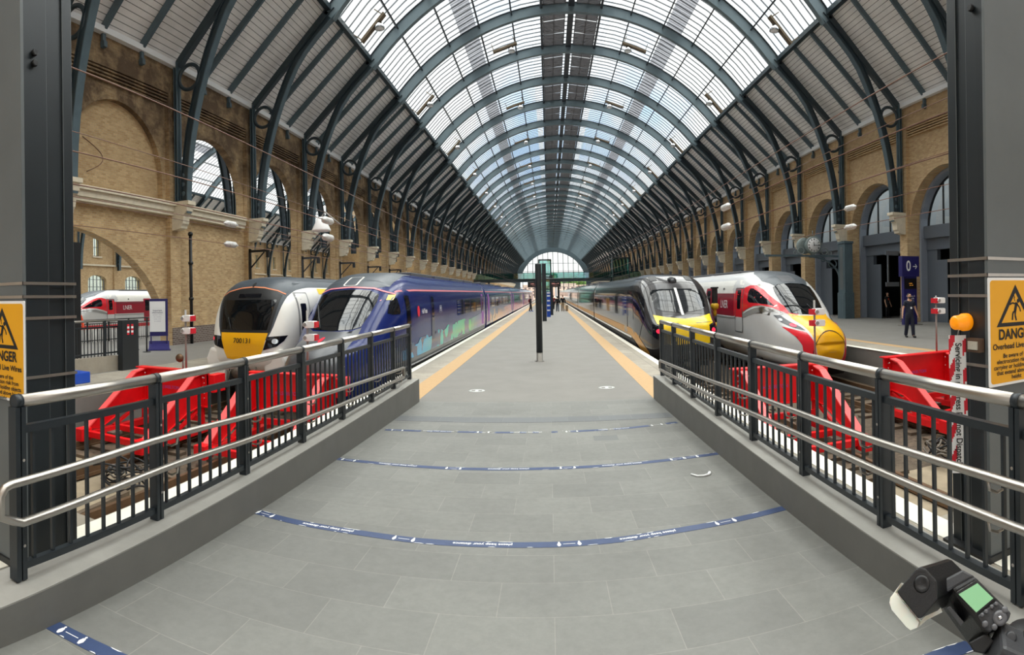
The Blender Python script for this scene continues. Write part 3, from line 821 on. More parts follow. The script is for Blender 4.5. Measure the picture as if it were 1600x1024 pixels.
mb = MB(); mb.box(XC2 - 18, XB - .05, 19 * BAY, 19 * BAY + .6, 0, 24); struct('wall_other_shed_far', mb, 'front_brick')

# ============================================================ TRAINS
mat('screen_black', (14, 17, 20), 0.04, spec=0.55)
mat('window_black', (16, 18, 24), 0.05, spec=0.35)
mat('train_white', (240, 238, 231), 0.28, coat=0.3, var=0.04, vscale=2)
mat('train_grey', (148, 148, 146), 0.35)
mat('train_silver', (208, 208, 208), 0.3, coat=0.2, var=0.05, vscale=1.5)
mat('train_roof', (66, 74, 82), 0.4, var=0.12, vscale=1.5)
mat('train_hatch', (96, 98, 102), 0.3)
mat('train_yellow', (250, 184, 8), 0.3, coat=0.3)
mat('bright_yellow', (252, 212, 10), 0.3, coat=0.3)
mat('train_red', (226, 34, 48), 0.28, coat=0.4)
mat('train_dark_red', (158, 14, 44), 0.28, coat=0.4)
mat('train_navy', (20, 36, 98), 0.16, coat=0.08, spec=.28)
mat('train_charcoal', (50, 48, 49), 0.12, coat=0.1, spec=.3)
mat('nose_grey', (78, 80, 84), 0.3)
mat('pink_line', (232, 134, 142), 0.4)
mat('gold_stripe', (196, 142, 66), 0.35)
mat('orange_line', (226, 140, 96), 0.5)
mat('tail_red', (255, 40, 70), 0.2, emit=0.6)
mat('lamp_clear', (214, 220, 226), 0.12)
mat('underframe', (34, 32, 32), 0.7, var=0.3, vscale=4)
mat('logo_red', (220, 30, 60), 0.4)
mat('lilac', (150, 90, 170), 0.4)

def art_mat():
    """painted coastline artwork along the lower side: hue runs from blue through teal, green and magenta to orange"""
    m = bpy.data.materials.new('side_artwork'); m.use_nodes = True; t = m.node_tree; b = t.nodes['Principled BSDF']; b.inputs['Roughness'].default_value = .15
    g = t.nodes.new('ShaderNodeNewGeometry'); sx = t.nodes.new('ShaderNodeSeparateXYZ'); t.links.new(g.outputs['Position'], sx.inputs[0])
    mr = t.nodes.new('ShaderNodeMapRange'); mr.inputs['From Min'].default_value = 13; mr.inputs['From Max'].default_value = 62
    t.links.new(sx.outputs['Y'], mr.inputs['Value'])
    r = t.nodes.new('ShaderNodeValToRGB'); el = r.color_ramp.elements
    stops = [(0, (40, 120, 200)), (.08, (60, 160, 205)), (.16, (64, 190, 170)), (.30, (90, 196, 110)), (.38, (120, 90, 170)), (.45, (150, 70, 150)), (.52, (226, 170, 90)), (.75, (226, 140, 90)), (1, (220, 70, 110))]
    el[0].position = 0; el[0].color = lin(stops[0][1]); el[1].position = 1; el[1].color = lin(stops[-1][1])
    for p, c in stops[1:-1]: e = el.new(p); e.color = lin(c)
    t.links.new(mr.outputs[0], r.inputs['Fac'])
    n = t.nodes.new('ShaderNodeTexVoronoi'); n.inputs['Scale'].default_value = 1.3; t.links.new(g.outputs['Position'], n.inputs['Vector'])
    x = t.nodes.new('ShaderNodeMix'); x.data_type = 'RGBA'; x.inputs[7].default_value = lin((70, 90, 120))
    lt = t.nodes.new('ShaderNodeMath'); lt.operation = 'GREATER_THAN'; lt.inputs[1].default_value = .55; t.links.new(n.outputs['Distance'], lt.inputs[0])
    t.links.new(lt.outputs[0], x.inputs['Factor']); t.links.new(r.outputs['Color'], x.inputs[6]); t.links.new(x.outputs[2], b.inputs['Base Color']); M['side_artwork'] = m
art_mat()

class Car:
    """a lofted carriage body with painted and glazed areas laid on its surface"""
    def __init__(s, x0, ytip, prof, length, root, shell_mat, name='carriage', nose=True, roof_mat=None, roof_z=2.3):
        s.x0, s.y0, s.root = x0, ytip, root
        ds = [0, .03, .07, .13, .2, .3, .4, .52, .65, .8, .95, 1.1, 1.3, 1.5, 1.7, 1.9, 2.1, 2.3, 2.5, 2.7, 2.9, 3.1, 3.3, 3.6, 3.9, 4.3, 4.7, 5.2, 6, 7] if nose else [0, .15]
        L = [d for d in ds if d < length - 1]; k = L[-1] + 1.2
        while k < length - .2: L.append(k); k += 1.6 if nose else 4
        L.append(length)
        NS = 64; bm = bmesh.new(); rings = []
        for d in L:
            hw, zt, zb, nt = (interp(prof[q], d) for q in ('hw', 'zt', 'zb', 'n'))
            zc = zb + .5 * (zt - zb); hh = (zt - zb) / 2; ring = []
            for i in range(NS):
                th = 2 * PI * (i + .5) / NS; c_, s_ = math.cos(th), math.sin(th)
                n = nt if s_ > 0 else prof.get('nb', 5)
                # aspect-aware directions keep the points even round the outline
                cx, sy = c_ * hw, s_ * hh
                r = (abs(cx / hw) ** n + abs(sy / hh) ** n) ** (-1 / n)
                ring.append(bm.verts.new((x0 + cx * r, ytip + d, zc + sy * r)))
            rings.append(ring)
        for a, b in zip(rings, rings[1:]):
            for i in range(NS):
                f = bm.faces.new((a[i], a[(i + 1) % NS], b[(i + 1) % NS], b[i])); f.smooth = True
        # rounded closing of the tip: an inner ring pulled in slightly, then a cap
        tip = rings[0]; cz = sum(v.co.z for v in tip) / NS
        inner = [bm.verts.new((x0 + (v.co.x - x0) * .6, ytip - (.03 if nose else 0), cz + (v.co.z - cz) * .6)) for v in tip]
        for i in range(NS):
            f = bm.faces.new((inner[i], inner[(i + 1) % NS], tip[(i + 1) % NS], tip[i])); f.smooth = True
        bm.faces.new(inner[::-1]); bm.faces.new(rings[-1])
        idx = {v: i for r_ in rings for i, v in enumerate(r_)}
        bmesh.ops.recalc_face_normals(bm, faces=bm.faces)
        s.bvh = BVHTree.FromBMesh(bm); s.zr = roof_z
        mb = MB(); mb.bm.free(); mb.bm = bm; mb.mats = [shell_mat, roof_mat or shell_mat]
        if roof_mat:
            for f in bm.faces:
                zz = [rings[-1][int(i_)].co.z for i_ in [idx[v] for v in f.verts if v in idx]]
                if zz and sum(zz) / len(zz) > roof_z: f.material_index = 1
        s.body = obj(name, mb, None, root, fixn=False)
    def lay(s, mb, poly, axis, off, step=.12):
        """lay a 2-D outline on the body. axis '+x'/'-x': (d,z) outline; 'f': (x,z) seen from the front; 't': (x,d) from above"""
        bm = bmesh.new(); f = bm.faces.new([bm.verts.new((p[0], p[1], 0)) for p in poly])
        bmesh.ops.triangulate(bm, faces=[f])
        for ax in (0, 1):
            lo, hi = min(p[ax] for p in poly), max(p[ax] for p in poly)
            stp = step if (hi - lo) < 6 else 1.0
            if axis in ('+x', '-x') and ax == 0 and lo > 6.5: stp = 1.6
            k = lo + stp
            while k < hi - 1e-4:
                no = (1, 0, 0) if ax == 0 else (0, 1, 0)
                bmesh.ops.bisect_plane(bm, geom=bm.verts[:] + bm.edges[:] + bm.faces[:], plane_co=(k if ax == 0 else 0, k if ax == 1 else 0, 0), plane_no=no)
                k += stp
        vm = {}
        for v in bm.verts:
            a, b = v.co.x, v.co.y
            if axis == '+x': o, d = Vector((s.x0 + 4, s.y0 + a, b)), Vector((-1, 0, 0))
            elif axis == '-x': o, d = Vector((s.x0 - 4, s.y0 + a, b)), Vector((1, 0, 0))
            elif axis == 'f': o, d = Vector((s.x0 + a, s.y0 - 3, b)), Vector((0, 1, 0))
            else: o, d = Vector((s.x0 + a, s.y0 + b, 6)), Vector((0, 0, -1))
            h = s.bvh.ray_cast(o, d)
            if h[0] is None: h = s.bvh.find_nearest(o + d * 3)
            n = h[1] if h[1].dot(d) < 0 else -h[1]
            vm[v] = mb.bm.verts.new(h[0] + n * off)
        for f in bm.faces:
            try: q = mb.bm.faces.new([vm[v] for v in f.verts]); q.material_index = mb.cur; q.smooth = True
            except ValueError: pass
        bm.free()
    def patch(s, name, polys, axis, m, off=.006, step=.12, mirror=False):
        mb = MB(); mb.m(m)
        for p in polys:
            s.lay(mb, p, axis, off, step)
            if mirror: s.lay(mb, [(-a, b) for a, b in p][::-1], axis, off, step)
        if mirror or name in ('roof_grille',): return obj_each(name, mb, None, s.body, fixn=False)
        return obj(name, mb, None, s.body, fixn=False)
    def text(s, name, txt, size, at, axis, m, off=.012, bold=0.0, xs=1.0):
        """lettering laid on the side ((d,z) centre) or the front ((x,z) centre)"""
        me = text_mesh(txt, size, 'CENTER', bold, xs); mb = MB(); mb.m(m); vs = []
        for v in me.vertices:
            a, b = v.co.x, v.co.y
            if axis == '+x': o, d = Vector((s.x0 + 4, s.y0 + at[0] + a, at[1] + b)), Vector((-1, 0, 0))
            elif axis == '-x': o, d = Vector((s.x0 - 4, s.y0 + at[0] - a, at[1] + b)), Vector((1, 0, 0))
            else: o, d = Vector((s.x0 + at[0] + a, s.y0 - 3, at[1] + b)), Vector((0, 1, 0))
            h = s.bvh.ray_cast(o, d); vs.append(mb.bm.verts.new(h[0] - d * off))
        for p in me.polygons:
            try: mb.bm.faces.new([vs[i] for i in p.vertices])
            except ValueError: pass
        return obj(name, mb, None, s.body, fixn=False)

def rect(a, b, c, d): return [(a, c), (b, c), (b, d), (a, d)]
def rrect(a, b, c, d, r, n=4):
    out = []
    for (cx, cy, t0) in ((b - r, d - r, 0), (a + r, d - r, 90), (a + r, c + r, 180), (b - r, c + r, 270)):
        for k in range(n + 1):
            t = math.radians(t0 + 90 * k / n); out.append((cx + r * math.cos(t), cy + r * math.sin(t)))
    return out

AZ = dict(zt=[(0, .20), (.1, .62), (.3, .79), (.7, .94), (1.2, 1.06), (1.5, 1.14), (2.0, 1.50), (2.5, 1.86), (3.07, 2.22), (3.6, 2.44), (4.3, 2.61), (5.2, 2.70), (30, 2.70)],
          hw=[(0, .30), (.1, .54), (.3, .68), (.7, .84), (1.2, .97), (1.8, 1.09), (2.5, 1.19), (3.2, 1.26), (4, 1.32), (5.2, 1.37), (30, 1.38)],
          zb=[(0, .0), (.1, -.22), (.3, -.40), (.7, -.52), (2, -.58), (30, -.58)],
          n=[(0, 2.4), (.7, 2.5), (1.5, 2.6), (3.0, 2.9), (5.2, 3.6), (30, 3.6)])
TLP = dict(zt=[(0, .95), (.1, 1.30), (.25, 1.74), (.45, 2.12), (.7, 2.38), (1.1, 2.55), (2, 2.63), (30, 2.63)],
           hw=[(0, .86), (.1, 1.02), (.25, 1.13), (.5, 1.22), (1, 1.32), (1.6, 1.36), (30, 1.36)],
           zb=[(0, .20), (.1, .0), (.3, -.18), (1, -.35), (30, -.4)],
           n=[(0, 3.0), (2, 3.2), (30, 3.6)])
GCP = dict(zt=[(0, .80), (.15, 1.0), (.5, 1.16), (1.0, 1.55), (1.7, 2.08), (2.2, 2.38), (3, 2.60), (4, 2.68), (30, 2.68)],
           hw=[(0, .95), (.15, 1.1), (.5, 1.2), (1, 1.27), (1.7, 1.33), (3, 1.38), (30, 1.38)],
           zb=[(0, -.1), (.1, -.3), (.5, -.45), (30, -.5)],
           n=[(0, 4), (30, 4)])
def plain(p): return {k: [(0, interp(v, 29) if not isinstance(v, (int, float)) else v), (30, interp(v, 29))] for k, v in p.items()}

def bogies(car, length, root, front=2.8):
    for yy in (front + .2, length - 3.2):
        mb = MB(); y = car.y0 + yy
        mb.m('underframe')
        for s in (-1, 1):
            mb.box(car.x0 + s * 1.05 - .08, car.x0 + s * 1.05 + .08, y - 1.6, y + 1.6, -.72, -.5)
            for dy in (-1.25, 1.25):
                mb.lathe((car.x0 + s * .75, y + dy, -.52), [(.05, -.1), (.42, -.08), (.42, .04), (.46, .05), (.46, .09), (.05, .1)], 18, 'x')
                mb.box(car.x0 + s * 1.05 - .14, car.x0 + s * 1.05 + .14, y + dy - .16, y + dy + .16, -.72, -.38)
        for dy in (-1.25, 1.25): mb.tube([(car.x0 - .8, y + dy, -.52), (car.x0 + .8, y + dy, -.52)], .08, 8)
        mb.box(car.x0 - 1.0, car.x0 + 1.0, y - .3, y + .3, -.7, -.4)
        obj('bogie', mb, None, root)
    mb = MB(); mb.m('underframe')
    mb.box(car.x0 - 1.15, car.x0 + 1.15, car.y0 + front + 2.3, car.y0 + length - 5.4, -.78, -.35)
    k = front + 3
    while k < length - 7: mb.box(car.x0 - 1.25, car.x0 + 1.25, car.y0 + k, car.y0 + k + 1.5, -.82, -.3); k += 2.3
    obj('underframe', mb, None, root)

def following(root, x0, y, prof, n, L, shell, roofm, side, deco, roof_z=2.3, gap=.45):
    """coupled carriages behind the first"""
    for k in range(n):
        mb = MB(); mb.m('soft_black'); mb.box(x0 - .95, x0 + .95, y - .05, y + gap + .05, -.3, 2.35); obj('gangway', mb, None, root)
        y += gap
        c = Car(x0, y, plain(prof), L, root, shell, nose=False, roof_mat=roofm, roof_z=roof_z)
        deco(c, k, L); bogies(c, L, root)
        if k < 4:
            mb = MB(); mb.m('train_hatch')
            for q in range(3): mb.box(x0 - .7, x0 + .7, y + 3 + q * 6.5, y + 6.2 + q * 6.5, 2.6, 2.78)
            obj_each('roof_equipment', mb, None, c.body, bevel=.03)
        y += L

def wiper(car, x, m='soft_black', a=(0, 1.2), b=(.35, 1.9)):
    mb = MB(); P = []
    for t in (0, .25, .5, .75, 1):
        h = car.bvh.ray_cast(Vector((car.x0 + a[0] + (b[0] - a[0]) * t, car.y0 - 3, a[1] + (b[1] - a[1]) * t)), Vector((0, 1, 0)))
        P.append(h[0] + h[1] * .04)
    mb.m(m); mb.tube(P, .012, 6); obj('wiper', mb, None, car.body)

# ---------------- bullet-nosed train in white and red livery (right), and its twin in the neighbouring shed
def lner(root, x0, y0, side, ncars, gap_first=24.6):
    sx = '+x' if side > 0 else '-x'
    back = lambda P: [(d + .24 * max(0, min(1, (4.6 - d) / 1.2)), z) for d, z in P]
    c = Car(x0, y0, AZ, gap_first, root, 'train_silver', name='driving_carriage')
    c.patch('upper_panel', [[(1.6, 1.24), (2.3, 1.4), (4, 1.6), (24.5, 1.6), (24.5, 2.36), (5, 2.36), (3.6, 2.20), (2.4, 1.78)]], sx, 'train_white', .004)
    c.patch('roof_panel', [[(-.62, 3.0), (.62, 3.0), (.86, 3.6), (.80, 4.6), (.35, 5.6), (-.35, 5.6), (-.80, 4.6), (-.86, 3.6)]], 't', 'train_roof', .009)
    c.patch('roof_hatch', [rrect(-.27, .27, 3.15, 3.75, .06)], 't', 'train_hatch', .014)
    red = [(9.6, 1.03), (5.4, 1.00), (4.6, 1.10), (3.9, 1.28), (3.2, 1.42), (2.6, 1.45), (2.1, 1.38), (1.65, 1.24), (1.25, 1.06), (1.35, 1.18), (1.8, 1.42), (2.3, 1.68), (2.9, 1.98), (3.4, 2.14), (3.9, 2.15), (4.5, 2.02), (5.2, 1.86), (9.6, 1.84)]
    c.patch('red_flash', [back([p for p in red if p[0] < 5.3 and red.index(p) > 8][:0] + [(5.3, 1.0)] + [p for p in red if p[0] < 5.3] + [(5.3, 1.86)])], sx, 'train_red', .009)
    c.patch('dark_red_band', [rect(5.3, gap_first - .3, 1.0, 1.86)], sx, 'train_dark_red', .008)
    c.patch('red_band_edge', [rect(5.3, gap_first - .3, 1.70, 1.86)], sx, 'cloth_red', .010)
    gs = [(gap_first - .3, .98), (5.4, .95), (4.5, 1.05), (3.8, 1.22), (3.1, 1.35), (2.6, 1.38), (2.1, 1.31), (1.6, 1.14), (2.1, 1.12), (2.6, 1.17), (3.1, 1.15), (3.8, 1.04), (4.6, .93), (5.6, .88), (gap_first - .3, .90)]
    c.patch('grey_swoosh', [back(gs)], sx, 'train_grey', .007)
    c.patch('white_line', [back([(gap_first - .3, 1.0), (5.4, .98), (4.5, 1.07), (3.8, 1.25), (3.1, 1.39), (2.6, 1.42), (2.1, 1.35), (1.6, 1.19), (1.6, 1.16), (2.1, 1.31), (2.6, 1.38), (3.1, 1.35), (3.8, 1.22), (4.5, 1.05), (5.4, .95), (gap_first - .3, .97)])], sx, 'white_paint', .011)
    c.patch('cab_window', [back([(3.72, 2.03), (3.5, 2.03), (3.05, 1.90), (2.5, 1.66), (2.05, 1.43), (2.3, 1.47), (2.9, 1.52), (3.6, 1.54), (3.78, 1.62), (3.8, 1.93)])], sx, 'window_black', .013)
    c.patch('door', [rrect(4.36, 5.16, .42, 2.07, .06)], sx, 'train_hatch', .0115)
    c.patch('door_panel', [rrect(4.41, 5.11, .45, .98, .05)], sx, 'train_silver', .0125)
    c.patch('door_panel', [rect(4.41, 5.11, .98, 2.02)], sx, 'train_red', .0125)
    c.patch('door_window', [rrect(4.56, 4.92, 1.28, 1.97, .07)], sx, 'window_black', .014)
    c.patch('door', [rrect(8.35, 9.2, .35, 2.07, .06)], sx, 'train_dark_red', .012)
    c.patch('door_window', [rrect(8.5, 9.05, 1.15, 1.97, .07)], sx, 'window_black', .014)
    for k in range(4): c.patch('window', [rrect(10.6 + 3.3 * k, 12.9 + 3.3 * k, 1.12, 1.82, .1)], sx, 'window_black', .0135)
    c.text('lettering', 'LNER', .45, (6.5, 1.42), sx, 'white_paint', .02, bold=0.0, xs=.92)
    c.patch('vent', [rrect(6.6, 6.75, 2.0, 2.08, .02)], sx, 'soft_black', .013)
    # front
    c.patch('yellow_nose', [[(-.68, 1.19), (-.40, 1.12), (0, 1.10), (.40, 1.12), (.68, 1.19), (.64, 1.0), (.58, .80), (.54, .55), (.50, .30), (.46, .0), (.42, -.2), (.30, -.34), (-.30, -.34), (-.42, -.2), (-.46, .0), (-.50, .30), (-.54, .55), (-.58, .80), (-.64, 1.0)]], 'f', 'train_yellow', .009, .08)
    c.patch('windscreen', [[(-.62, 1.21), (-.45, 1.17), (0, 1.14), (.50, 1.17), (.62, 1.21), (.71, 1.55), (.74, 1.85), (.71, 2.05), (.50, 2.16), (0, 2.20), (-.50, 2.16), (-.71, 2.05), (-.74, 1.85), (-.72, 1.55)]], 'f', 'screen_black', .012, .08)
    c.patch('headlight', [[(-1.04, 1.13), (-.90, 1.14), (-.66, .80), (-.62, .70), (-.78, .76), (-.94, .92)]], 'f', 'nose_grey', .012, .05, mirror=True)
    c.patch('tail_light', [[(-.76 + .055 * math.cos(t * PI / 5), .83 + .05 * math.sin(t * PI / 5)) for t in range(10)]], 'f', 'tail_red', .02, .05, mirror=True)
    c.patch('headlight_lens', [[(-.93 + .045 * math.cos(t * PI / 5), .99 + .045 * math.sin(t * PI / 5)) for t in range(10)]], 'f', 'lamp_clear', .02, .05, mirror=True)
    c.patch('red_chin', [[(-.97, .78), (-.62, .64), (-.55, .42), (-.51, .2), (-.47, -.08), (-.40, -.34), (-.80, -.40), (-.74, .0), (-.76, .25), (-.84, .50)]], 'f', 'train_red', .010, .06, mirror=True)
    seam = [(.58 * math.cos(PI * k / 16), -.1 + .80 * math.sin(PI * k / 16)) for k in range(17)]
    c.patch('nose_seam', [[a_, b_, (b_[0] * .97, (b_[1] + .1) * .97 - .1), (a_[0] * .97, (a_[1] + .1) * .97 - .1)] for a_, b_ in zip(seam, seam[1:])], 'f', 'soft_black', .014, .06)
    c.text('unit_number', '801203', .085, (0, .93), 'f', 'logo_red', .03)
    wiper(c, 0, a=(-.05, 1.16), b=(-.5, 1.75)); wiper(c, 0, a=(.25, 1.16), b=(.1, 1.45))
    mb = MB(); mb.m('underframe'); mb.box(x0 - 1.2, x0 + 1.2, y0 + 1.2, y0 + 4.2, -.8, -.45); mb.prism([(y0 + .5, -.5), (y0 + 1.4, -.5), (y0 + 1.4, -.8), (y0 + .9, -.8)], 'x', x0 - .9, x0 + .9); obj('snow_plough', mb, None, root)
    bogies(c, gap_first, root, 4.3)
    def deco(cc, k, L):
        cc.patch('upper_panel', [rect(.1, L - .1, 1.84, 2.36)], sx, 'train_white', .005)
        cc.patch('dark_red_band', [rect(.1, L - .1, 1.0, 1.84)], sx, 'train_dark_red', .007)
        for q in range(6): cc.patch('window', [rrect(2.6 + 3.4 * q, 4.9 + 3.4 * q, 1.12, 1.8, .1, 2)], sx, 'window_black', .012)
    following(root, x0, y0 + gap_first, AZ, ncars, 25.2, 'train_silver', None, side, deco)
    mb = MB(); mb.m('train_hatch')
    for q in range(4): mb.box(x0 - .7, x0 + .7, y0 + 6.4 + q * 4.4, y0 + 10.2 + q * 4.4, 2.6, 2.76)
    obj_each('roof_equipment', mb, None, c.body, bevel=.03)
    return c
t = thing('train', 'white, red and yellow bullet-nosed express train at the right-hand platform', 'train', (8.3, 15.6, -.95), 'trains standing at the buffer stops')
lner(t, 8.3, 15.6, -1, 7)
t = thing('train', 'red and white train with white lettering seen through the big brick arch', 'train', (-29.6, 24.9, -.95))
c = lner(t, -29.6, 24.9, 1, 3)
c.patch('red_skirt', [rect(1.0, 24.2, -.5, .25)], '+x', 'train_red', .012)

# ---------------- navy train (left of the central platform)
HX, HY = -5.24, 11.6
t = thing('train', 'navy blue express train with colourful artwork along its lower side, left of the central platform', 'train', (HX, HY, -.95), 'trains standing at the buffer stops')
c = Car(HX, HY, AZ, 23.0, t, 'train_navy', name='driving_carriage')
sx = '+x'
c.patch('nose_panel', [[(-.70, 1.22), (-.5, 1.14), (.5, 1.14), (.70, 1.22), (.66, .9), (.66, .4), (.60, -.1), (.45, -.36), (-.45, -.36), (-.60, -.1), (-.66, .4), (-.66, .9)]], 'f', 'nose_grey', .009, .08)
c.patch('windscreen', [[(-.68, 1.24), (-.50, 1.18), (0, 1.15), (.50, 1.18), (.68, 1.24), (.77, 1.55), (.82, 1.85), (.80, 2.03), (.55, 2.14), (0, 2.18), (-.55, 2.14), (-.80, 2.03), (-.82, 1.85), (-.72, 1.55)]], 'f', 'screen_black', .012, .08)
c.patch('screen_surround', [[(-1.1, 2.02), (-.62, 2.18), (0, 2.22), (.62, 2.18), (1.1, 2.02), (1.1, 2.05), (.62, 2.215), (0, 2.255), (-.62, 2.215), (-1.1, 2.05)]], 'f', 'pink_line', .014, .08)
c.patch('roof_panel', [[(-.62, 3.12), (.62, 3.12), (.92, 3.6), (.95, 4.6), (.80, 6.5), (-.80, 6.5), (-.95, 4.6), (-.92, 3.6)]], 't', 'train_roof', .007)
hat = rrect(-.30, .12, 3.2, 3.95, .07)
c.patch('roof_hatch_frame', [hat], 't', 'train_white', .012); c.patch('roof_hatch', [rrect(-.25, .07, 3.22, 3.9, .05)], 't', 'train_roof', .016)
c.patch('pink_stripe', [[(22.7, 2.12), (5.0, 2.12), (3.8, 2.10), (2.7, 2.02), (2.7, 2.05), (3.8, 2.14), (5.0, 2.17), (22.7, 2.17)]], sx, 'pink_line', .012)
c.patch('yellow_tag', [rect(.98, 1.10, 1.88, 2.02)], 'f', 'bright_yellow', .014)
c.patch('cab_window', [[(2.75, 1.54), (2.95, 1.50), (3.42, 1.50), (3.48, 1.56), (3.5, 1.92), (3.4, 1.97), (3.25, 1.93), (2.98, 1.76)]], sx, 'window_black', .012)
c.patch('door', [rrect(3.95, 4.30, .35, 2.0, .05)], sx, 'window_black', .012)
c.patch('door', [rrect(7.0, 7.9, .30, 2.0, .06)], sx, 'train_navy', .010); c.patch('door_window', [rrect(7.1, 7.45, .5, 1.95, .05)], sx, 'window_black', .013)
for k in range(4): c.patch('window', [rrect(12.4 + 2.1 * k, 14.2 + 2.1 * k, 1.12, 1.78, .1)], sx, 'window_black', .012)
c.patch('door', [rrect(21.0, 21.9, .30, 2.0, .06)], sx, 'lilac', .011); c.patch('door_window', [rrect(21.15, 21.75, 1.0, 1.9, .06)], sx, 'window_black', .014)
random.seed(3)
top = [(2.8, .46), (3.0, .64), (3.3, .62), (3.35, .50), (3.8, .50), (3.9, .66), (4.5, .66), (4.6, .56), (5.0, .58), (5.3, .72), (6.3, .74), (6.5, .64), (7.0, .66), (7.2, .80), (8.6, .78), (9.0, .70), (9.6, .74), (10, .86), (11.4, .80), (12, .88), (14, .90), (16, .8), (18, .86), (20, .94), (22.7, .98)]
c.patch('side_artwork', [[(22.7, .22), (2.8, .22)] + top], sx, 'side_artwork', .010)
c.patch('grey_skirt', [rect(2.8, 22.7, .0, .30)], sx, 'nose_grey', .007)
c.patch('lower_skirt', [rect(2.4, 22.8, -.56, .0)], sx, 'underframe', .007)
c.patch('sill_line', [rect(2.6, 22.7, .0, .05)], sx, 'white_paint', .010)
c.patch('logo', [[(5.15 + .16 * math.cos(k * PI / 6), 1.52 + .17 * math.sin(k * PI / 6)) for k in range(12)]], sx, 'logo_red', .012, .1)
c.text('lettering', 'Hull Trains', .20, (5.95, 1.50), sx, 'white_paint', .018, bold=.004, xs=.82)
c.text('coach_number', '(H)', .3, (8.6, 1.52), sx, 'white_paint', .018)
c.patch('logo', [[(.02 + .05 * math.cos(k * PI / 6), .98 + .05 * math.sin(k * PI / 6)) for k in range(12)]], 'f', 'logo_red', .014, .1)
c.text('lettering', 'Hull Trains', .085, (.30, .98), 'f', 'white_paint', .025)
c.patch('coupler_cover_hole', [[(.55 + .05 * math.cos(k * PI / 6), .72 + .05 * math.sin(k * PI / 6)) for k in range(12)]], 'f', 'black', .014, .1)
wiper(c, 0, a=(-.30, 1.18), b=(-.72, 1.75))
mb = MB(); mb.m('underframe'); mb.box(HX - 1.2, HX + 1.2, HY + 1.2, HY + 4.2, -.8, -.45); obj('snow_plough', mb, None, t)
bogies(c, 23.0, t, 4.0)
mb = MB(); mb.m('train_hatch')
for q in range(4): mb.box(HX - .7, HX + .7, HY + 7 + q * 4.0, HY + 10.4 + q * 4.0, 2.6, 2.77)
obj_each('roof_equipment', mb, None, c.body, bevel=.03)
def deco(cc, k, L):
    cc.patch('pink_stripe', [rect(.1, L - .1, 2.12, 2.17)], sx, 'pink_line', .010); cc.patch('lower_skirt', [rect(.0, L, -.56, .0)], sx, 'underframe', .007)
    cc.patch('side_artwork', [[(L - .1, .08), (.1, .08), (.1, .98), (5, 1.0), (12, .85), (L - .1, 1.0)]], sx, 'side_artwork', .008)
    for q in range(6): cc.patch('window', [rrect(3.2 + 3.2 * q, 5.4 + 3.2 * q, 1.12, 1.78, .1, 2)], sx, 'window_black', .011)
    cc.patch('door', [rrect(1.0, 1.9, .3, 2.0, .05, 2)], sx, 'lilac', .011); cc.patch('door', [rrect(L - 1.9, L - 1.0, .3, 2.0, .05, 2)], sx, 'lilac', .011)
following(t, HX, HY + 23.0, AZ, 4, 25.2, 'train_navy', None, 1, deco)

# ---------------- white and yellow commuter train (far left track)
TX, TY = -8.06, 13.7
t = thing('train', 'white commuter train with a black windscreen and yellow front panel numbered 700131', 'train', (TX, TY, -.95), 'trains standing at the buffer stops')
c = Car(TX, TY, TLP, 20.0, t, 'train_white', name='driving_carriage', roof_mat='train_roof', roof_z=2.28)
c.patch('front_surround', [[(-.80, 1.08), (-.72, 1.02), (.72, 1.02), (.80, 1.08), (.88, 1.6), (.94, 2.06), (.75, 2.16), (.38, 2.25), (0, 2.28), (-.38, 2.25), (-.75, 2.16), (-.94, 2.06), (-.88, 1.6)]], 'f', 'soft_black', .008, .08)
c.patch('windscreen', [[(-.74, 1.12), (.70, 1.12), (.80, 1.65), (.84, 1.94), (-.84, 1.94), (-.80, 1.65)]], 'f', 'screen_black', .012, .08)
c.patch('destination_display', [rrect(-.36, .36, 2.0, 2.11, .02)], 'f', 'window_black', .014)
ov = [(-1.0, 2.05), (-.78, 2.17), (-.38, 2.26), (0, 2.29), (.38, 2.26), (.78, 2.17), (1.0, 2.07)]
c.patch('orange_line', [ov + [(p[0], p[1] + .03) for p in ov[::-1]]], 'f', 'orange_line', .012, .08)
c.patch('roof_front', [[(p[0], p[1] + .03) for p in ov] + [(1.0, 2.5), (-1.0, 2.5)]], 'f', 'train_roof', .009, .08)
c.patch('yellow_panel', [[(-.74, 1.04), (.74, 1.04), (.62, .62), (.50, .33), (.2, .28), (-.2, .28), (-.52, .33), (-.66, .62)]], 'f', 'train_yellow', .010, .08)
c.patch('headlight', [[(.74, .94), (1.18, .97), (1.12, .82), (.98, .68), (.62, .58)]], 'f', 'window_black', .012, .06, mirror=True)
c.patch('headlight_lens', [[(.94 + .08 * math.cos(k * PI / 6), .82 + .07 * math.sin(k * PI / 6)) for k in range(12)]], 'f', 'lamp_clear', .016, .06)
c.patch('tail_light', [[(-1.06 + .05 * math.cos(k * PI / 6), .86 + .05 * math.sin(k * PI / 6)) for k in range(12)]], 'f', 'tail_red', .016, .06)
c.text('unit_number', '700131', .19, (-.02, .82), 'f', 'black', .03, bold=.002)
c.patch('headlamp', [[(.0 + .05 * math.cos(k * PI / 6), 2.36 + .07 * math.sin(k * PI / 6)) for k in range(12)]], 'f', 'black', .014, .06)
wiper(c, 0, a=(-.40, 1.10), b=(-.55, 1.45))
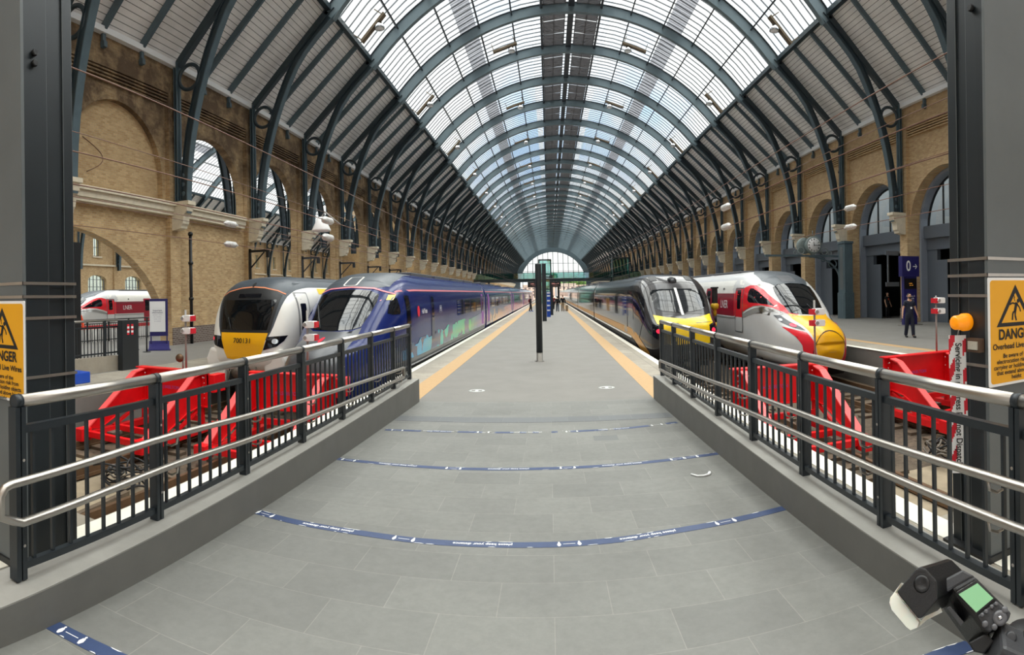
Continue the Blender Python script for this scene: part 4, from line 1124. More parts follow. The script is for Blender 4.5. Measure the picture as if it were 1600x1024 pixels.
# skirts and coupler
for s in (-1, 1):
    mb = MB(); mb.m('train_white'); mb.prism([(TX + s * .58, .45), (TX + s * 1.12, .62), (TX + s * 1.27, .3), (TX + s * 1.15, -.42), (TX + s * .66, -.42)], 'y', TY + .02, TY + .9); obj('front_skirt', mb, None, c.body, bevel=.07)
mb = MB(); mb.m('underframe'); mb.box(TX - .55, TX + .55, TY + .1, TY + .6, -.3, .25); mb.m('junk_metal'); mb.box(TX - .14, TX + .14, TY - .35, TY + .3, -.12, .1)
mb.lathe((TX, TY - .32, 0), [(.03, -.12), (.16, -.1), (.16, .1), (.1, .12)], 12, 'y')
for xx in (-.4, .35): mb.tube([(TX + xx, TY + .05, .1), (TX + xx + .02, TY - .15, -.05), (TX + xx - .04, TY - .12, -.3), (TX + xx, TY + .1, -.4)], .022, 6)
obj('coupler', mb, None, t)
c.patch('door', [rrect(.86, 1.52, -.1, 2.14, .05)], sx, 'train_grey', .007); c.patch('door_panel', [rrect(.92, 1.46, -.06, 2.1, .05)], sx, 'train_white', .011)
c.patch('door_window', [rrect(1.0, 1.30, .75, 1.82, .04)], sx, 'window_black', .013)
c.patch('window', [rrect(2.3, 3.3, 1.15, 1.82, .08)], sx, 'window_black', .011)
c.patch('yellow_band', [rect(2.4, 5.2, 2.08, 2.24)], sx, 'bright_yellow', .010)
for q in range(4): c.patch('window', [rrect(6.4 + 3.2 * q, 8.6 + 3.2 * q, 1.15, 1.82, .08)], sx, 'window_black', .011)
bogies(c, 20.0, t, 2.6)
def deco(cc, k, L):
    for q in range(5): cc.patch('window', [rrect(2.4 + 3.4 * q, 4.4 + 3.4 * q, 1.15, 1.82, .08, 2)], sx, 'window_black', .011)
following(t, TX, TY + 20, TLP, 9, 20.0, 'train_white', 'train_roof', 1, deco, roof_z=2.28)

# ---------------- charcoal train with yellow front (right of the central platform)
GX, GY = 4.53, 18.7
t = thing('train', 'glossy charcoal train with a split windscreen and bright yellow front, right of the central platform', 'train', (GX, GY, -.95), 'trains standing at the buffer stops')
c = Car(GX, GY, GCP, 21.6, t, 'train_charcoal', name='driving_carriage')
sx = '-x'
pane = [(.07, 1.24), (.72, 1.32), (.92, 1.42), (.97, 1.75), (.92, 2.02), (.60, 2.06), (.05, 2.06)]
c.patch('windscreen', [pane], 'f', 'screen_black', .010, .08, mirror=True)
c.patch('windscreen_pillar', [[(-.045, 1.16), (.045, 1.16), (.045, 2.10), (-.045, 2.10)]], 'f', 'train_white', .013, .08)
c.patch('yellow_front', [[(-1.0, 1.18), (-.6, 1.10), (0, 1.04), (.6, 1.10), (1.0, 1.18), (.96, .90), (.80, .82), (.80, .2), (-.80, .2), (-.80, .82), (-.96, .90)]], 'f', 'bright_yellow', .010, .08)
c.patch('light_cluster', [[(.82, .80), (1.1, .88), (1.12, .5), (.98, .38), (.82, .4)]], 'f', 'window_black', .012, .08, mirror=True)
c.patch('tail_light', [[(.94 + .07 * math.cos(k * PI / 6), .66 + .07 * math.sin(k * PI / 6)) for k in range(12)]], 'f', 'tail_red', .018, .06, mirror=True)
c.patch('roof_grille', [rrect(.55, .80, 2.25, 2.9, .03)], 't', 'black', .012, .1, mirror=True)
mb = MB(); mb.m('soft_black'); mb.lathe((GX, GY + 2.25, 2.36), [(.05, -.2), (.15, -.16), (.17, .1), (.12, .3)], 16, 'y'); mb.m('nose_grey'); mb.lathe((GX, GY + 2.05, 2.36), [(.01, -.02), (.09, 0), (.09, .05)], 16, 'y'); obj('headlamp', mb, None, c.body)
c.patch('side_glazing', [[(1.0, 1.1), (1.5, 1.7), (2.1, 1.98), (4.2, 2.02), (4.2, .9), (2.6, .35), (1.8, .25)]], sx, 'window_black', .009)
c.patch('window_band', [rect(4.3, 21.2, 1.0, 1.95)], sx, 'window_black', .008)
c.patch('gold_stripe', [[(21.4, .30), (3.6, .30), (2.6, .18), (1.6, -.10), (.45, -.38), (.5, -.05), (1.3, .22), (2.2, .48), (3.4, .58), (21.4, .56)]], sx, 'gold_stripe', .011)
c.patch('sill_line', [rect(3.4, 21.4, .20, .28)], sx, 'white_paint', .011)
c.patch('lower_skirt', [rect(2.6, 21.5, -.48, .20)], sx, 'underframe', .007)
c.patch('door', [rrect(4.5, 5.4, .35, 2.05, .05)], sx, 'train_charcoal', .012); c.patch('door_window', [rrect(4.65, 5.25, 1.1, 1.9, .06)], sx, 'window_black', .014)
for q in range(5): c.patch('window', [rrect(7.0 + 2.7 * q, 9.2 + 2.7 * q, 1.1, 1.8, .1)], sx, 'screen_black', .012)
mb = MB(); mb.m('underframe')
for s in (-.45, .45): mb.lathe((GX + s * 1.6, GY + .1, .05), [(.06, -.42), (.2, -.42), (.2, -.38), (.07, -.34), (.07, .1)], 14, 'y')
mb.box(GX - .16, GX + .16, GY - .4, GY + .2, -.12, .22)
for xx in (-.35, -.2, .2, .38): mb.tube([(GX + xx, GY, .35), (GX + xx, GY - .12, .15), (GX + xx, GY - .1, -.1), (GX + xx * .8, GY + .1, -.2)], .025, 6)
obj('coupler', mb, None, t)
mb = MB(); mb.m('stainless')
mb.tube([(GX - .85, GY - .1, .95), (GX - .3, GY - .14, .92)], .012, 6); mb.tube([(GX + .3, GY - .14, .92), (GX + .85, GY - .1, .95)], .012, 6); obj_each('handrail', mb, None, c.body)
bogies(c, 21.6, t, 2.8)
def deco(cc, k, L):
    cc.patch('window_band', [rect(.3, L - .3, 1.0, 1.95)], sx, 'window_black', .008); cc.patch('gold_stripe', [rect(.1, L - .1, .30, .58)], sx, 'gold_stripe', .009)
    cc.patch('sill_line', [rect(.1, L - .1, .20, .28)], sx, 'white_paint', .009); cc.patch('lower_skirt', [rect(.0, L, -.48, .20)], sx, 'underframe', .007)
following(t, GX, GY + 21.6, GCP, 7, 22.6, 'train_charcoal', None, -1, deco)

# ============================================================ THINGS
def ray(px, py):
    t = (px - CX) / F; X = math.sin(t); Y = math.cos(t); Z = (CY - py) / F
    return Vector((X * cr + Z * sr, Y, -X * sr + Z * cr))
def on_floor(px, py, z=0.0): d = ray(px, py); return CAM + d * ((z - 2.0) / d.z)
def on_slope(px, py):
    d = ray(px, py); k = (.25 - 2.0) / (d.z + .0242 * d.y); return CAM + d * k
def at_y(px, py, y): d = ray(px, py); return CAM + d * (y / d.y)
def at_x(px, py, x): d = ray(px, py); return CAM + d * (x / d.x)

# ---- railings with their double handrails
def railing(label, x, posts, s, upper, lower, near_end=True):
    t = thing('railing', label, 'railing', (x, posts[0], .43))
    zt, zm, zb = 1.43, 1.27, .50
    nb = 0
    for i, y in enumerate(posts):
        mb = MB(); mb.box(x - .035, x + .035, y - .035, y - .003, .43, zt - .03); mb.box(x - .035, x + .035, y + .006, y + .038, .43, zt - .03)
        mb.m('rail_paint'); mb.lathe((x, y, zt), [(.030, -.022), (.041, -.022), (.041, .024), (.030, .024)], 16, 'y')
        p = obj('post', mb, 'rail_paint', t)
        b = MB()
        for z in (1.1, .62): b.lathe((x - s * .036, y + .02, z), [(.009, -.006 if s < 0 else .0), (.009, .0 if s < 0 else .006)], 8, 'x')
        obj_each('bolt', b, 'stainless', p)
    for a, b in zip(posts, posts[1:]):
        mb = MB(); mb.box(x - .02, x + .02, a + .04, b - .04, zm - .022, zm + .022); mb.box(x - .02, x + .02, a + .04, b - .04, zb - .02, zb + .02)
        obj_each('panel_rail', mb, 'rail_paint', t)
        mb = MB(); mb.tube([(x, a + .02, zt), (x, b - .02, zt)], .037, 16); obj('top_rail', mb, 'stainless', t)
        n = 8
        for k in range(n):
            y = a + .04 + (b - a - .08) * (k + .5) / n
            mb = MB(); mb.box(x - .010, x + .010, y - .010, y + .010, zb, zm)
            o = obj('baluster', mb, 'rail_paint', t); nb += 1
    # stainless handrail, a closed loop of two tubes on curved brackets
    xh = x - s * .13
    h = thing_part = None
    U = [(xh, y, z) for y, z in upper]; L = [(xh, y, z) for y, z in lower]
    def smooth(P, n=6):
        out = []
        for i in range(len(P) - 1):
            for k in range(n):
                y = P[i][1] + (P[i + 1][1] - P[i][1]) * k / n
                out.append((xh, y, interp([(p[1], p[2]) for p in P], y)))
        out.append(P[-1]); return out
    U, L = smooth(U), smooth(L)
    y0u, y0l = U[0], L[0]; yu, yl = U[-1], L[-1]
    loop = L[::-1] + [(xh, L[0][1] - .05, L[0][2] + .02), (xh, U[0][1] - .07, L[0][2] + .06), (xh, U[0][1] - .07, U[0][2] - .05), (xh, U[0][1] - .04, U[0][2] - .01)] + U + [(xh, yu[1] + .04, yu[2] - .02), (xh, yu[1] + .04, yl[2] + .02)]
    mb = MB(); mb.tube(loop, .024, 12); hr = obj('handrail', mb, 'stainless', t)
    for y in posts[1:-1]:
        if not (upper[0][0] < y < upper[-1][0]): continue
        mb = MB()
        for P in (upper, lower):
            z = interp(P, y)
            mb.tube([(x - s * .03, y + .09, z - .09), (x - s * .07, y + .09, z - .095), (xh + s * .01, y + .09, z - .07), (xh, y + .09, z - .02)], .008, 8)
        obj_each('bracket', mb, 'stainless', hr)
    return t
PL = [1.97, 3.20, 4.44, 5.67, 6.90, 8.13, 9.36, 10.48]
PR = [.75, 1.95, 3.17, 4.39, 5.63, 6.90, 8.17, 9.43, 10.48]
railing('dark steel railing with stainless top rail and handrails on the left plinth of the ramp', -2.62, PL, -1,
        [(1.83, 1.02), (3.0, 1.04), (4.3, .985), (6.5, .88), (9.55, .76)], [(1.90, .80), (3.1, .83), (4.3, .78), (6.5, .69), (9.55, .60)])
railing('dark steel railing with stainless top rail and handrails on the right plinth of the ramp', 2.06, PR, 1,
        [(.9, 1.06), (1.8, 1.07), (3.2, 1.03), (4.9, .98), (7.0, .88), (10.0, .77)], [(.9, .86), (1.8, .87), (3.2, .85), (4.9, .80), (7.0, .70), (10.0, .61)])

# ---- big steel columns and what is fixed to them
def column(label, xin, s, ya, yb, straps):
    """s: direction away from the hall axis"""
    xo = xin + s * .62; t = thing('steel_column', label, 'column', ((xin + xo) / 2, (ya + yb) / 2, 0))
    X = lambda a, b: (min(a, b), max(a, b))
    ym = ya + (yb - ya) * .48
    mb = MB(); mb.m('column_lit_tone'); mb.box(*X(xin, xo), ya, ya + .03, 0, 9)
    mb.m('column_shade_tone'); mb.box(*X(xin, xin + s * .03), ya + .03, ym, 0, 9); mb.box(*X(xin + s * .028, xin + s * .05), ym, yb - .10, 0, 9)
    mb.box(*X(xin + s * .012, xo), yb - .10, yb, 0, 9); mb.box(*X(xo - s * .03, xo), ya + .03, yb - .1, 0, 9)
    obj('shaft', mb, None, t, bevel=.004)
    mb = MB(); mb.box(min(xin, xo) - .06, max(xin, xo) + .02, ya - .02, yb + .04, 0, .05); obj('base_plate', mb, 'soft_black', t)
    for z in straps:
        mb = MB(); e = .006
        mb.box(*X(xin - s * e, xo), ya - e, ya - .0005, z - .011, z + .011); mb.box(*X(xin - s * e, xin - s * .0005), ya - e, yb + e, z - .011, z + .011)
        obj('strap', mb, 'stainless', t)
    mb = MB()
    for z in (3.86, 3.78) if s < 0 else (4.02,):
        mb.lathe((xin - s * .002, ya + .12, z), [(.022, 0 if s < 0 else -.035), (.026, .005 if s < 0 else -.03), (.026, .03 if s < 0 else -.005), (.022, .035 if s < 0 else 0)], 6, 'x')
    obj_each('bolt', mb, 'iron_pipe', t)
    return t
column('massive dark grey steel column behind the left railing', -3.35, -1, 2.585, 3.11, (2.13, 2.03, 1.87, 1.43))
column('massive dark grey steel column behind the right railing', 2.85, 1, 2.99, 3.425, (2.20, 2.08, 1.93, 1.42))
mb = MB(); mb.box(-3.97, 3.47, 2.75, 3.25, 9.0, 9.5); mb.box(-3.97, 3.47, 2.65, 3.35, 9.0, 9.04); mb.box(-3.97, 3.47, 2.65, 3.35, 9.46, 9.5)
solo('cross_beam', mb, 'dark steel beam resting across the tops of the two big columns', 'beam', 'column_shade_tone')

def danger_sign(label, x0, x1, y, z0, z1):
    t = thing('warning_sign', label, 'sign', ((x0 + x1) / 2, y, z0))
    xc = (x0 + x1) / 2; h = z1 - z0
    mb = MB(); mb.prism(rrect(x0, x1, z0, z1, .012), 'y', y - .006, y); obj('board', mb, 'white_paint', t)
    mb = MB(); mb.prism(rrect(x0 + .02, x1 - .02, z0 + .02, z1 - .02, .025), 'y', y - .0075, y - .006); obj('amber_panel', mb, 'sign_amber', t)
    mb = MB(); T = [(xc, z1 - .05), (xc - .20, z1 - .36), (xc + .20, z1 - .36)]; I = [(xc, z1 - .112), (xc - .148, z1 - .332), (xc + .148, z1 - .332)]
    for i in range(3):
        j = (i + 1) % 3; mb.poly([(T[i][0], y - .0085, T[i][1]), (T[j][0], y - .0085, T[j][1]), (I[j][0], y - .0085, I[j][1]), (I[i][0], y - .0085, I[i][1])])
    zz = z1 - .235
    def lim(pts, r):
        for a, b in zip(pts, pts[1:]):
            d = Vector((b[0] - a[0], b[1] - a[1])).normalized() * r; nx, nz = -d.y, d.x
            mb.poly([(xc + a[0] + nx, y - .0088, zz + a[1] + nz), (xc + b[0] + nx, y - .0088, zz + b[1] + nz), (xc + b[0] - nx, y - .0088, zz + b[1] - nz), (xc + a[0] - nx, y - .0088, zz + a[1] - nz)])
    lim([(.012, .05), (-.005, -.01)], .014)                                   # falling figure struck by a bolt
    lim([(.0, .04), (-.035, .048), (-.06, .035)], .006); lim([(.015, .04), (.045, .01), (.055, -.02)], .006)
    lim([(-.005, -.01), (-.03, -.03), (-.035, -.08)], .008); lim([(.0, -.01), (-.005, -.045), (.008, -.085)], .008)
    mb.poly([(xc + .03 + .016 * math.cos(k * PI / 5), y - .0088, zz + .062 + .016 * math.sin(k * PI / 5)) for k in range(10)])
    lim([(-.02, .11), (-.006, .085), (-.016, .085), (-.004, .06)], .0035)
    obj('pictogram', mb, 'black', t, fixn=False)
    text_obj('lettering', 'DANGER', .105, (xc, y - .0078, z1 - .42), (1, 0, 0), (0, 0, 1), 'black', t, bold=.003, xs=.86)
    text_obj('lettering', 'Overhead Live Wires', .058, (xc, y - .0078, z1 - .505), (1, 0, 0), (0, 0, 1), 'black', t, bold=.0012, xs=.95)
    text_obj('lettering', 'Be aware of the\nelectrocution risk from\ncarrying or holding objects\nthat extend above head\nheight', .044, (xc, y - .0078, z1 - .655), (1, 0, 0), (0, 0, 1), 'black', t, bold=.0008, xs=.98)
danger_sign('amber danger sign about overhead live wires, cut off by the left edge of the picture', -3.87, -3.31, 2.575, 1.25, 2.0)
danger_sign('amber danger sign about overhead live wires, fixed to the column on the right', 2.835, 3.395, 2.978, 1.27, 2.06)

# orange beacon, key box and warning streamer on the right column
mb = MB(); mb.m('orange_lens'); mb.lathe((2.835, 3.20, 1.735), [(.02, .01), (.062, .008), (.066, -.0), (.066, -.045), (.055, -.055), (.052, -.12), (.045, -.132), (.02, -.135)], 20, 'x')
solo('beacon_lamp', mb, 'orange beacon lamp on the inner face of the right column', 'lamp', loc=(2.835, 3.2, 1.735))
mb = MB(); mb.box(2.8, 2.848, 3.03, 3.17, 1.52, 1.62); t = thing('key_box', 'small brown box with an ivory face under the orange beacon', 'box', (2.83, 3.1, 1.52)); obj('case', mb, 'wood_frame', t)
mb = MB(); mb.box(2.792, 2.80, 3.05, 3.15, 1.54, 1.60); mb.m('black'); mb.lathe((2.79, 3.10, 1.57), [(.005, 0), (.005, .003)], 8, 'x'); obj('face_plate', mb, 'ivory', t)
t = thing('warning_streamer', 'red and white striped fabric streamer hanging down the right column', 'streamer', (2.79, 3.22, .62))
def sp(u, z):      # across (0..1) and height on a gently billowing strip
    b = .02 * math.sin((z - .6) * 5)
    return (2.712 + u * .10 + b * .3 - .01 * math.sin(u * PI), 3.262 - u * .075, z)
mb = MB(); mb.m('white_paint'); N = 80; z0, z1 = .62, 1.64
for i in range(N):
    for j in range(12):
        za, zb_ = z0 + (z1 - z0) * i / N, z0 + (z1 - z0) * (i + 1) / N; ua, ub = j / 12, (j + 1) / 12
        ph = ((za - z0) * 4.6 - (ua + ub) / 2 * 1.1) % 1.0
        edge = j < 5 or j > 9
        mb.m('red_tape' if ph < .5 and edge else 'white_paint')
        mb.hexa([sp(ua, za), sp(ub, za), tuple(Vector(sp(ub, za)) + Vector((.003, 0, 0))), tuple(Vector(sp(ua, za)) + Vector((.003, 0, 0))), sp(ua, zb_), sp(ub, zb_), tuple(Vector(sp(ub, zb_)) + Vector((.003, 0, 0))), tuple(Vector(sp(ua, zb_)) + Vector((.003, 0, 0)))])
obj('fabric', mb, None, t)
text_obj('lettering', 'Servicing in progress Do not Dispatch', .064, (2.758, 3.218, 1.13), (0, 0, -1), (.80, -.60, 0), 'black', t, bold=.0012, xs=.92, push=.012)
mb = MB(); mb.tube([(2.76, 3.225, 1.64), (2.765, 3.22, 1.67), (2.78, 3.21, 1.69)], .004, 6); obj('hook', mb, 'stainless', t)
mb = MB(); P = [on_floor(a, b, .02) for a, b in ((60, 912), (72, 900), (88, 890), (108, 876), (124, 868), (131, 858), (127, 852), (119, 857))]
mb.tube(P, .009, 6); solo('cable', mb, 'thin black cable curling over the ledge behind the left railing', 'cable', 'cable')
mb = MB(); P = [on_floor(a, b, .02) for a, b in ((1540, 915), (1556, 922), (1575, 918), (1592, 912))]
mb.tube(P, .009, 6); solo('cable', mb, 'thin black cable lying by the foot of the right column', 'cable', 'cable')

# ---- buffer stops
def buffer_stop(label, x0, yp, pole=None, zt=.38):
    t = thing('buffer_stop', label, 'buffer stop', (x0, yp, -.95), 'red buffer stops at the ends of the tracks'); r = 'buffer_red'
    mb = MB(); mb.m(r); mb.box(x0 - 1.0, x0 + 1.0, yp, yp + .05, -.35, zt); mb.box(x0 - 1.02, x0 + 1.02, yp - .10, yp + .16, zt, zt + .03); mb.box(x0 - 1.0, x0 + 1.0, yp - .08, yp + .12, -.38, -.35)
    mb.box(x0 + .95, x0 + 1.15, yp + .0, yp + .45, -.05, zt - .05)
    obj('buffer_plate', mb, None, t, bevel=.006)
    for s in (-1, 1):
        x = x0 + s * .82
        O = [(yp, zt), (yp - .38, zt - .06), (yp - 2.0, -.74), (yp - 1.55, -.78), (yp - .55, -.40), (yp, -.34)]
        mb = MB(); mb.m(r); mb.prism(O, 'x', x - .02, x + .02)
        mb.m('buffer_red_edge')
        for a, b in ((O[0], O[1]), (O[1], O[2])): mb.bar((x, *a), (x, *b), .16, .03, up=(0, -.5, .8))
        mb.m(r); mb.bar((x, yp - .02, zt), (x, yp - .02, -.8), .14, .06, up=(0, 1, 0)); mb.bar((x, *O[3]), (x, *O[4]), .10, .02); mb.bar((x, *O[4]), (x, *O[5]), .10, .02)
        mb.bar((x, yp - 2.1, -.86), (x, yp + .5, -.86), .16, .14)
        mb.box(x - .12, x + .12, yp - 2.2, yp - 1.9, -.95, -.70)
        mb.bar((x, yp - 1.1, -.8), (x, yp - .1, -.40), .08, .06)
        obj('side_frame', mb, None, t, bevel=.004)
        b = MB()
        for k in range(5): b.lathe((x + s * .07, yp - .02, zt - .12 - .11 * k), [(.014, 0 if s > 0 else -.012), (.014, .012 if s > 0 else 0)], 6, 'x')
        for k in range(4): b.lathe((x - .1 + .2 * (k % 2), yp - .1, zt - .1 - .2 * (k // 2)), [(.014, -.012), (.014, 0)], 6, 'y')
        obj_each('bolt', b, 'white_paint', t)
    mb = MB()
    for yy, zz in ((yp - 1.95, -.82), (yp - 1.0, -.84), (yp - .05, -.62)): mb.box(x0 - .82, x0 + .82, yy - .06, yy + .06, zz - .06, zz + .06)
    mb.m(r); obj_each('cross_member', mb, r, t, bevel=.004)
    mb = MB(); mb.m('junk_metal')
    for s in (-1, 1): mb.box(x0 + s * .7175 - .16, x0 + s * .7175 + .16, yp - 1.4, yp - 1.1, -.95, -.88); mb.box(x0 + s * .7175 - .16, x0 + s * .7175 + .16, yp + .1, yp + .4, -.95, -.88)
    obj_each('rail_clamp', mb, None, t)
    text_obj('lettering', 'H.J.SKELTON', .10, (x0 - .08, yp - .004, -.02), (1, 0, 0), (0, 0, 1), 'lilac', t, push=.002)
    if pole:
        px, zs_, zt2, lb = pole
        q = thing('stop_lamp_post', lb, 'post', (px, yp + .1, zt), 'lamp posts on the buffer stops')
        mb = MB(); mb.m('wire_grey'); mb.tube([(px, yp + .1, zt + .031), (px, yp + .1, zt2)], .024, 8); obj('post', mb, None, q)
        for z in zs_:
            mb = MB(); mb.m('white_paint'); mb.prism(rrect(px - .02, px + .20, z - .07, z + .07, .03), 'y', yp - .02, yp + .2)
            mb.m('wire_grey'); mb.lathe((px, yp - .04, z), [(.05, 0), (.05, .03)], 10, 'y')
            b = obj('lamp_box', mb, None, q, bevel=.008)
            mb = MB(); mb.box(px - .10 if px > 0 else px + .19, px - .02 if px > 0 else px + .23, yp + .0, yp + .18, z - .06, z + .06); obj('red_lens', mb, 'red_tape', b)
    return t
buffer_stop('red buffer stop below the white and yellow commuter train, leftmost of the four', -8.05, 10.45, (-7.72, (1.56, 1.28), 1.75, 'grey post with two white lamp boxes on the leftmost buffer stop'))
buffer_stop('red buffer stop in front of the navy train, behind the left railing', -5.25, 10.85, (-4.9, (1.43, 1.16), 1.72, 'grey post with two white lamp boxes beside the nose of the navy train'))
buffer_stop('red buffer stop behind the right railing, in front of the charcoal train', 4.6, 11.0, (5.5, (1.50, 1.26), 1.75, 'grey post with white lamp boxes in front of the yellow train nose'))
buffer_stop('red buffer stop nearest the right column, with the open track behind it', 8.2, 11.0, (8.82, (1.66, 1.40), 1.78, 'grey post with two white lamp boxes beside the right column'))
for px, yp, lb in ((-7.85, 10.5, 'rusty round lamp on a short stalk on top of the leftmost buffer stop'),):
    mb = MB(); mb.m('rail_steel'); mb.lathe((px, yp - .02, .66), [(.02, -.06), (.08, -.05), (.10, 0), (.08, .05), (.03, .08)], 14, 'y'); mb.m('wire_grey'); mb.tube([(px + .04, yp + .05, .412), (px + .04, yp + .05, .64)], .02, 6)
    solo('stop_lamp', mb, lb, 'lamp', loc=(px, yp, .41))
# coils of loose cable and offcuts between the tracks
random.seed(11)
for x, y, r, lb in ((-6.6, 7.2, .35, 'heap of coiled cables on the track bed beside the leftmost buffer stop'), (-9.2, 6.9, .3, 'tangle of cables behind the left column'), (6.4, 8.0, .3, 'heap of loose cables and brackets below the right-hand buffer stops')):
    mb = MB(); mb.m('cable')
    for k in range(12):
        a = random.random() * 6; rr = r * (.4 + random.random() * .6); c0 = Vector((x + random.uniform(-.2, .2), y + random.uniform(-.3, .3), -1.1 + .03 * k))
        mb.m(random.choice(['cable', 'junk_metal', 'underframe']))
        mb.tube([c0 + Vector((rr * math.cos(a + q * .4), rr * math.sin(a + q * .4), .05 * math.sin(q + k) + .02)) for q in range(14)], .018, 6)
    solo('cable_heap', mb, lb, 'cables', kind='stuff')
for i, (x, y, a) in enumerate(((-7.6, 6.0, .05), (-6.1, 5.4, -.1), (-8.5, 4.4, .2), (8.4, 5.0, .15))):
    mb = MB(); d = Vector((math.sin(a), math.cos(a), 0)); p = Vector((x, y, -1.09)); mb.bar(p + Vector((0, 0, -.02)), p + d * 1.5 + Vector((0, 0, -.02)), .09, .08)
    solo('timber_baulk', mb, ['long weathered timber lying between the left tracks', 'second weathered timber lying nearer the left railing', 'weathered timber lying behind the left column', 'weathered timber lying on the track bed on the right'][i], 'timber', 'sleeper')

# ---- tapes on the ramp
def tape(label, pix, w=.098, rep=1.02, seed=1, wear=.0):
    P = [on_slope(*p) for p in pix]; P = [Vector((p.x, p.y, 0)) for p in P]
    # fit a smooth curve y(x)
    xs = sorted((p.x, p.y) for p in P)
    Y = lambda x: interp(xs, x)
    x0, x1 = xs[0][0], xs[-1][0]; N = 48
    t = thing('floor_tape', label, 'tape', ((x0 + x1) / 2, Y((x0 + x1) / 2), ramp_z(Y(0))), 'distancing tapes across the ramp')
    rnd = random.Random(seed)
    def q(x, v):
        e = .02; s = (Y(x + e) - Y(x - e)) / (2 * e); n = Vector((-s, 1)).normalized()
        X, YY = x + n.x * v, Y(x) + n.y * v; return (X, YY)
    mb = MB()
    for i in range(N):
        a, b = x0 + (x1 - x0) * i / N, x0 + (x1 - x0) * (i + 1) / N
        if rnd.random() < wear: continue
        pts = [q(a, -w / 2), q(b, -w / 2), q(b, w / 2), q(a, w / 2)]
        mb.hexa([(x, y, ramp_z(y) + .0005) for x, y in pts] + [(x, y, ramp_z(y) + .0035) for x, y in pts])
    obj('strip', mb, 'tape_blue', t)
    L = MB(); x = x0 + .18; k = 0
    tm = text_mesh('please keep your distance', .052, 'CENTER', .001)
    def put(px, py): X, YY = q(px, py); return (X, YY, ramp_z(YY) + .0048)
    while x < x1 - .3:
        if k % 2 == 0 or x + .62 > x1:
            for dx in (-.075, .075):         # two little standing figures joined by a line
                L.poly([put(x + dx + c * .015, d) for c, d in ((-1, -.012), (-.4, -.038), (.4, -.038), (1, -.012), (.6, .018), (.25, .022), (.5, .034), (0, .042), (-.5, .034), (-.25, .022), (-.6, .018))])
            L.poly([put(x + c, d) for c, d in ((-.045, -.003), (.045, -.003), (.045, .003), (-.045, .003))])
            x += .16 + (.0 if x + .62 > x1 else .30)
        else:
            vs = [L.bm.verts.new(put(x + .14 - v.co.x * .82, -v.co.y)) for v in tm.vertices]
            for p in tm.polygons:
                try: L.bm.faces.new([vs[i] for i in p.vertices])
                except ValueError: pass
            x += .78
        k += 1
    # worn white adhesive showing along the edges
    for _ in range(26):
        c = x0 + (x1 - x0) * rnd.random(); s = rnd.choice((-1, 1)); ww = rnd.uniform(.01, .05)
        L.poly([put(c - ww, s * w / 2), put(c + ww, s * w / 2), put(c + ww * .4, s * (w / 2 - .008)), put(c - ww * .6, s * (w / 2 - .006))])
    obj('lettering', L, 'white_paint', t, fixn=False)
tape('blue distancing tape with white lettering, the complete one nearest the viewer', [(389, 797), (470, 818), (566, 834), (680, 848), (770, 852), (860, 852), (960, 845), (1045, 832), (1140, 815), (1239, 791)], seed=2)
tape('blue distancing tape, second across the ramp from the nearest complete one', [(523, 717), (620, 727), (720, 733), (820, 733.5), (920, 730), (1020, 722), (1124, 709)], seed=3)
tape('worn blue distancing tape farthest up the picture, just before the dark paving band', [(602, 672), (720, 675.5), (850, 676), (960, 671), (1058, 660.5)], seed=5, wear=.22)
tape('blue distancing tape cut off by the bottom edge of the picture', [(75, 974), (130, 1003), (190, 1032), (858, 1180), (1462, 1028), (1530, 1006), (1560, 996)], seed=8)

# ---- floor stickers, patch, litter
for px, py, lb in ((745, 611, 'left of the two round white floor stickers on the asphalt'), (948, 606, 'right of the two round white floor stickers on the asphalt')):
    c = on_floor(px, py); mb = MB(); mb.lathe((c.x, c.y, 0), [(.01, .001), (.17, .001), (.17, .004), (.01, .004)], 24)
    o = solo('floor_sticker', mb, lb, 'sticker', 'floor_sticker', loc=(c.x, c.y, .001), group='round floor stickers')
    mb = MB()
    for s in (-1, 1): mb.prism([(c.x + s * .07 + a, c.y + b) for a, b in ((-.035, -.07), (.035, -.07), (.04, .07), (-.04, .07))], 'z', .0042, .0055)
    obj('footprint', mb, 'asphalt', o)
c = on_slope(947, 686); mb = MB(); mb.box(c.x - .16, c.x + .16, c.y - .16, c.y + .16, ramp_z(c.y) + .0005, ramp_z(c.y) + .004)
solo('repair_patch', mb, 'small square dark grey patch on the ramp paving', 'patch', 'patch_grey')
P = [on_slope(a, b) for a, b in ((1080, 743), (1090, 746), (1100, 745.5), (1107, 743.5), (1109, 741))]
mb = MB(); mb.tube([p + Vector((0, 0, .012)) for p in P], [.008, .010, .011, .013, .02], 6); solo('litter_strip', mb, 'crumpled white paper strip lying on the ramp at the right', 'litter', 'white_paint')

